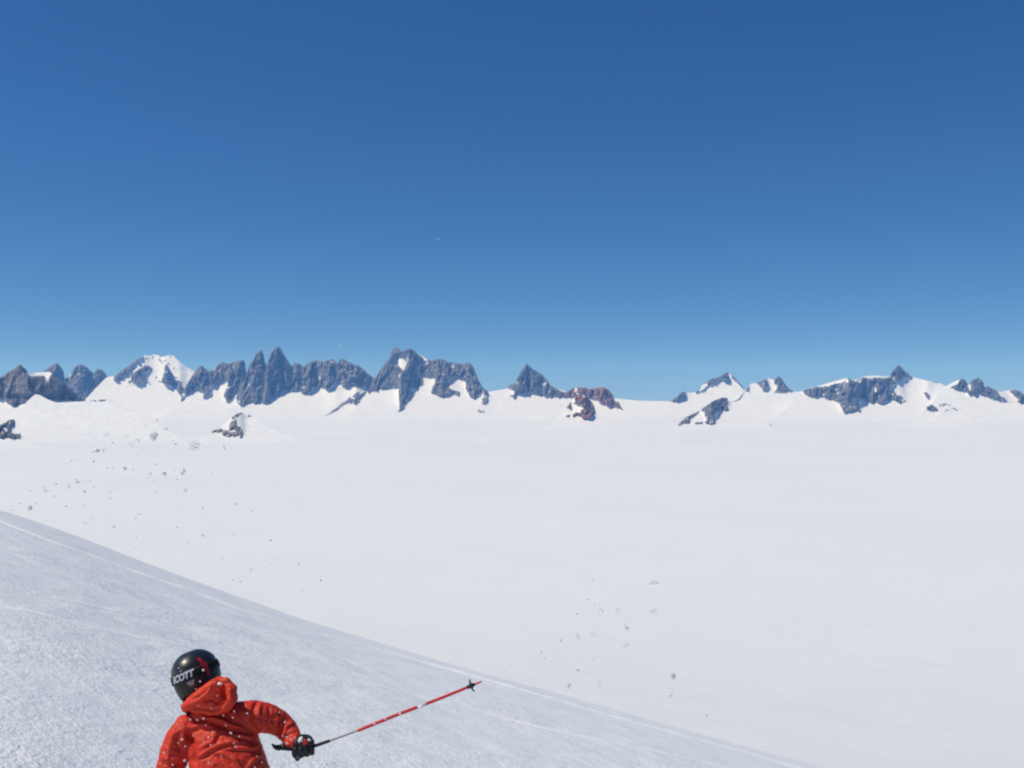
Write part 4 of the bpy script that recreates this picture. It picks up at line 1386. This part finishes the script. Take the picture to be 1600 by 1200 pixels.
for x, y, w, h in [(198, 682, 6, 5), (228, 665, 7, 4), (259, 670, 8, 4), (245, 656, 4, 4), (107, 760, 5, 6), (88, 756, 4, 4), (56, 786, 7, 4), (30, 786, 4, 4), (18, 797, 6, 3), (146, 721, 4, 5),
                   (112, 720, 4, 3), (172, 778, 5, 4), (132, 768, 5, 4), (103, 791, 4, 4), (132, 789, 4, 3), (218, 803, 4, 4), (133, 817, 5, 4), (143, 812, 4, 3), (178, 823, 4, 6), (212, 838, 4, 4),
                   (277, 824, 6, 4), (250, 827, 4, 3), (316, 793, 5, 5), (370, 788, 4, 6), (395, 798, 5, 5), (365, 836, 4, 3), (422, 844, 4, 4), (293, 847, 4, 3), (210, 856, 3, 4), (242, 871, 3, 4),
                   (346, 872, 5, 3), (423, 879, 4, 4), (466, 881, 4, 5), (392, 890, 4, 6), (375, 908, 4, 4), (364, 907, 4, 3), (240, 751, 3, 3), (235, 740, 3, 6), (231, 746, 3, 3), (271, 688, 4, 3),
                   (274, 694, 6, 3), (267, 703, 4, 3), (176, 691, 4, 4), (145, 706, 4, 4), (216, 708, 4, 3), (245, 725, 5, 4), (272, 734, 4, 4), (277, 749, 3, 3), (208, 734, 4, 3), (177, 731, 3, 3),
                   (167, 731, 3, 3), (171, 769, 3, 4), (244, 770, 4, 3), (372, 755, 4, 2), (330, 739, 3, 3), (48, 767, 4, 3), (84, 775, 3, 4), (147, 761, 3, 3), (142, 751, 3, 2), (501, 907, 4, 4), (471, 922, 3, 3)]:
    clod(x, y, w, h, rs.uniform(4.8, 8.5), SMALL_L, GL)
GR = 'snow clods thrown up on the right'
for x, y, w, h, lab in [(1022, 910, 18, 8, 'wide pale snow clod, the topmost large one right of centre'),
                        (1021, 954, 17, 14, 'largest pale snow clod right of centre, below the wide one'),
                        (939, 954, 10, 7, 'arched snow clod left of a round clod in the right spray'),
                        (966, 954, 10, 9, 'roundish snow clod between the arched clod and the largest pale clod'),
                        (979, 980, 10, 10, 'blocky snow clod below the roundish one in the right spray'),
                        (927, 990, 10, 9, 'forked snow clod beside the S shaped clod in the right spray'),
                        (903, 994, 7, 14, 'tall S shaped snow clod in the right spray'),
                        (978, 1008, 11, 7, 'wedge shaped snow clod lowest of the middle column of the right spray'),
                        (1051, 1056, 10, 16, 'faint tall snow clod above a pale one near the crest'),
                        (1048, 1083, 9, 18, 'tall pale snow clod low near the crest right of the pole tip'),
                        (889, 1071, 5, 12, 'thin upright snow sliver just above the crest'),
                        (937, 1067, 5, 16, 'thin curved snow sliver right of the shorter sliver by the crest')]:
    clod(x, y, w, h, rs.uniform(5.5, 7.5), lab, GR)
for x, y, w, h in [(927, 907, 5, 5), (918, 937, 5, 3), (929, 945, 4, 3), (902, 959, 5, 3), (876, 1000, 6, 5), (846, 1019, 5, 5), (928, 1030, 4, 3), (903, 1047, 6, 6), (1096, 1085, 7, 5), (1079, 1091, 4, 3), (1104, 1117, 5, 4), (851, 1029, 3, 3), (797, 1040, 3, 3)]:
    clod(x, y, w, h, rs.uniform(5.0, 8.0), 'tiny grey fleck of thrown snow above the slope crest right of the pole tip', GR)
clod(531, 540, 3.4, 3.4, 7.0, 'tiny white snow crystal in the blue sky above the fluted rock wall', 'snow crystals against the sky', ROUND)
clod(685, 373, 3.6, 1.6, 7.0, 'tiny faint snow crystal high in the blue sky', 'snow crystals against the sky', ROUND)
# snow spattered in front of the jacket
SPAT = [(412, 665, 24), (470, 667, 20), (523, 655, 22), (280, 690, 20), (690, 630, 18), (780, 598, 20), (767, 648, 20), (885, 612, 24), (1080, 580, 14), (1153, 603, 16), (1200, 685, 22), (600, 765, 22),
        (750, 778, 30), (563, 812, 22), (523, 850, 18), (437, 797, 16), (345, 828, 26), (583, 875, 20), (708, 713, 16), (822, 805, 18), (773, 858, 18), (790, 890, 24), (705, 840, 12), (650, 850, 12),
        (672, 968, 16), (757, 972, 16), (567, 1025, 24), (970, 970, 18), (1010, 1020, 14), (950, 1060, 18), (190, 940, 24), (265, 1040, 20), (160, 1030, 16), (365, 1005, 30), (370, 885, 18),
        (310, 860, 16), (1245, 755, 12), (1228, 773, 12), (1180, 798, 18), (1217, 812, 24), (1253, 830, 22), (1218, 860, 26), (1285, 810, 16), (543, 710, 14), (640, 465, 16), (480, 550, 16), (585, 570, 14), (1310, 980, 18)]
for x, y, d in SPAT:
    dep = 5.34 if x < 1100 else 5.44
    clod(220 + x / 5.333, 1000 + y / 5.333, d / 5.333 * 0.74, d / 5.333 * 0.74, dep + rs.uniform(-0.15, -0.02),
         'small white fleck of flying snow in front of the red jacket', 'white snow flecks in front of the jacket', ROUND)
clod(343, 1068, 7, 5, 5.33, 'larger white snow lump lying on top of the red hood', 'white snow flecks in front of the jacket', ROUND)
for x, y, d in [(520, 250, 20), (495, 345, 16), (460, 410, 12), (333, 258, 14), (315, 235, 14)]:
    clod(220 + x / 5.333, 1000 + y / 5.333, d / 5.333, d / 5.333, 5.40, 'small white fleck of flying snow in front of the black helmet', 'white snow flecks in front of the helmet', ROUND)
clod(657, 1104, 8, 5, 5.52, 'white snow lump half hiding the white band of the ski pole', 'white snow flecks along the ski pole', ROUND)
for x, y in [(625, 1115), (585, 1131), (602, 1123)]:
    clod(x, y, 4, 3.5, 5.47, 'tiny white snow fleck on the red length of the ski pole', 'white snow flecks along the ski pole', ROUND)
clod(212, 809, 3, 3, 6.0, 'single glinting white snow crystal among the grey flecks on the left', GL, ROUND)
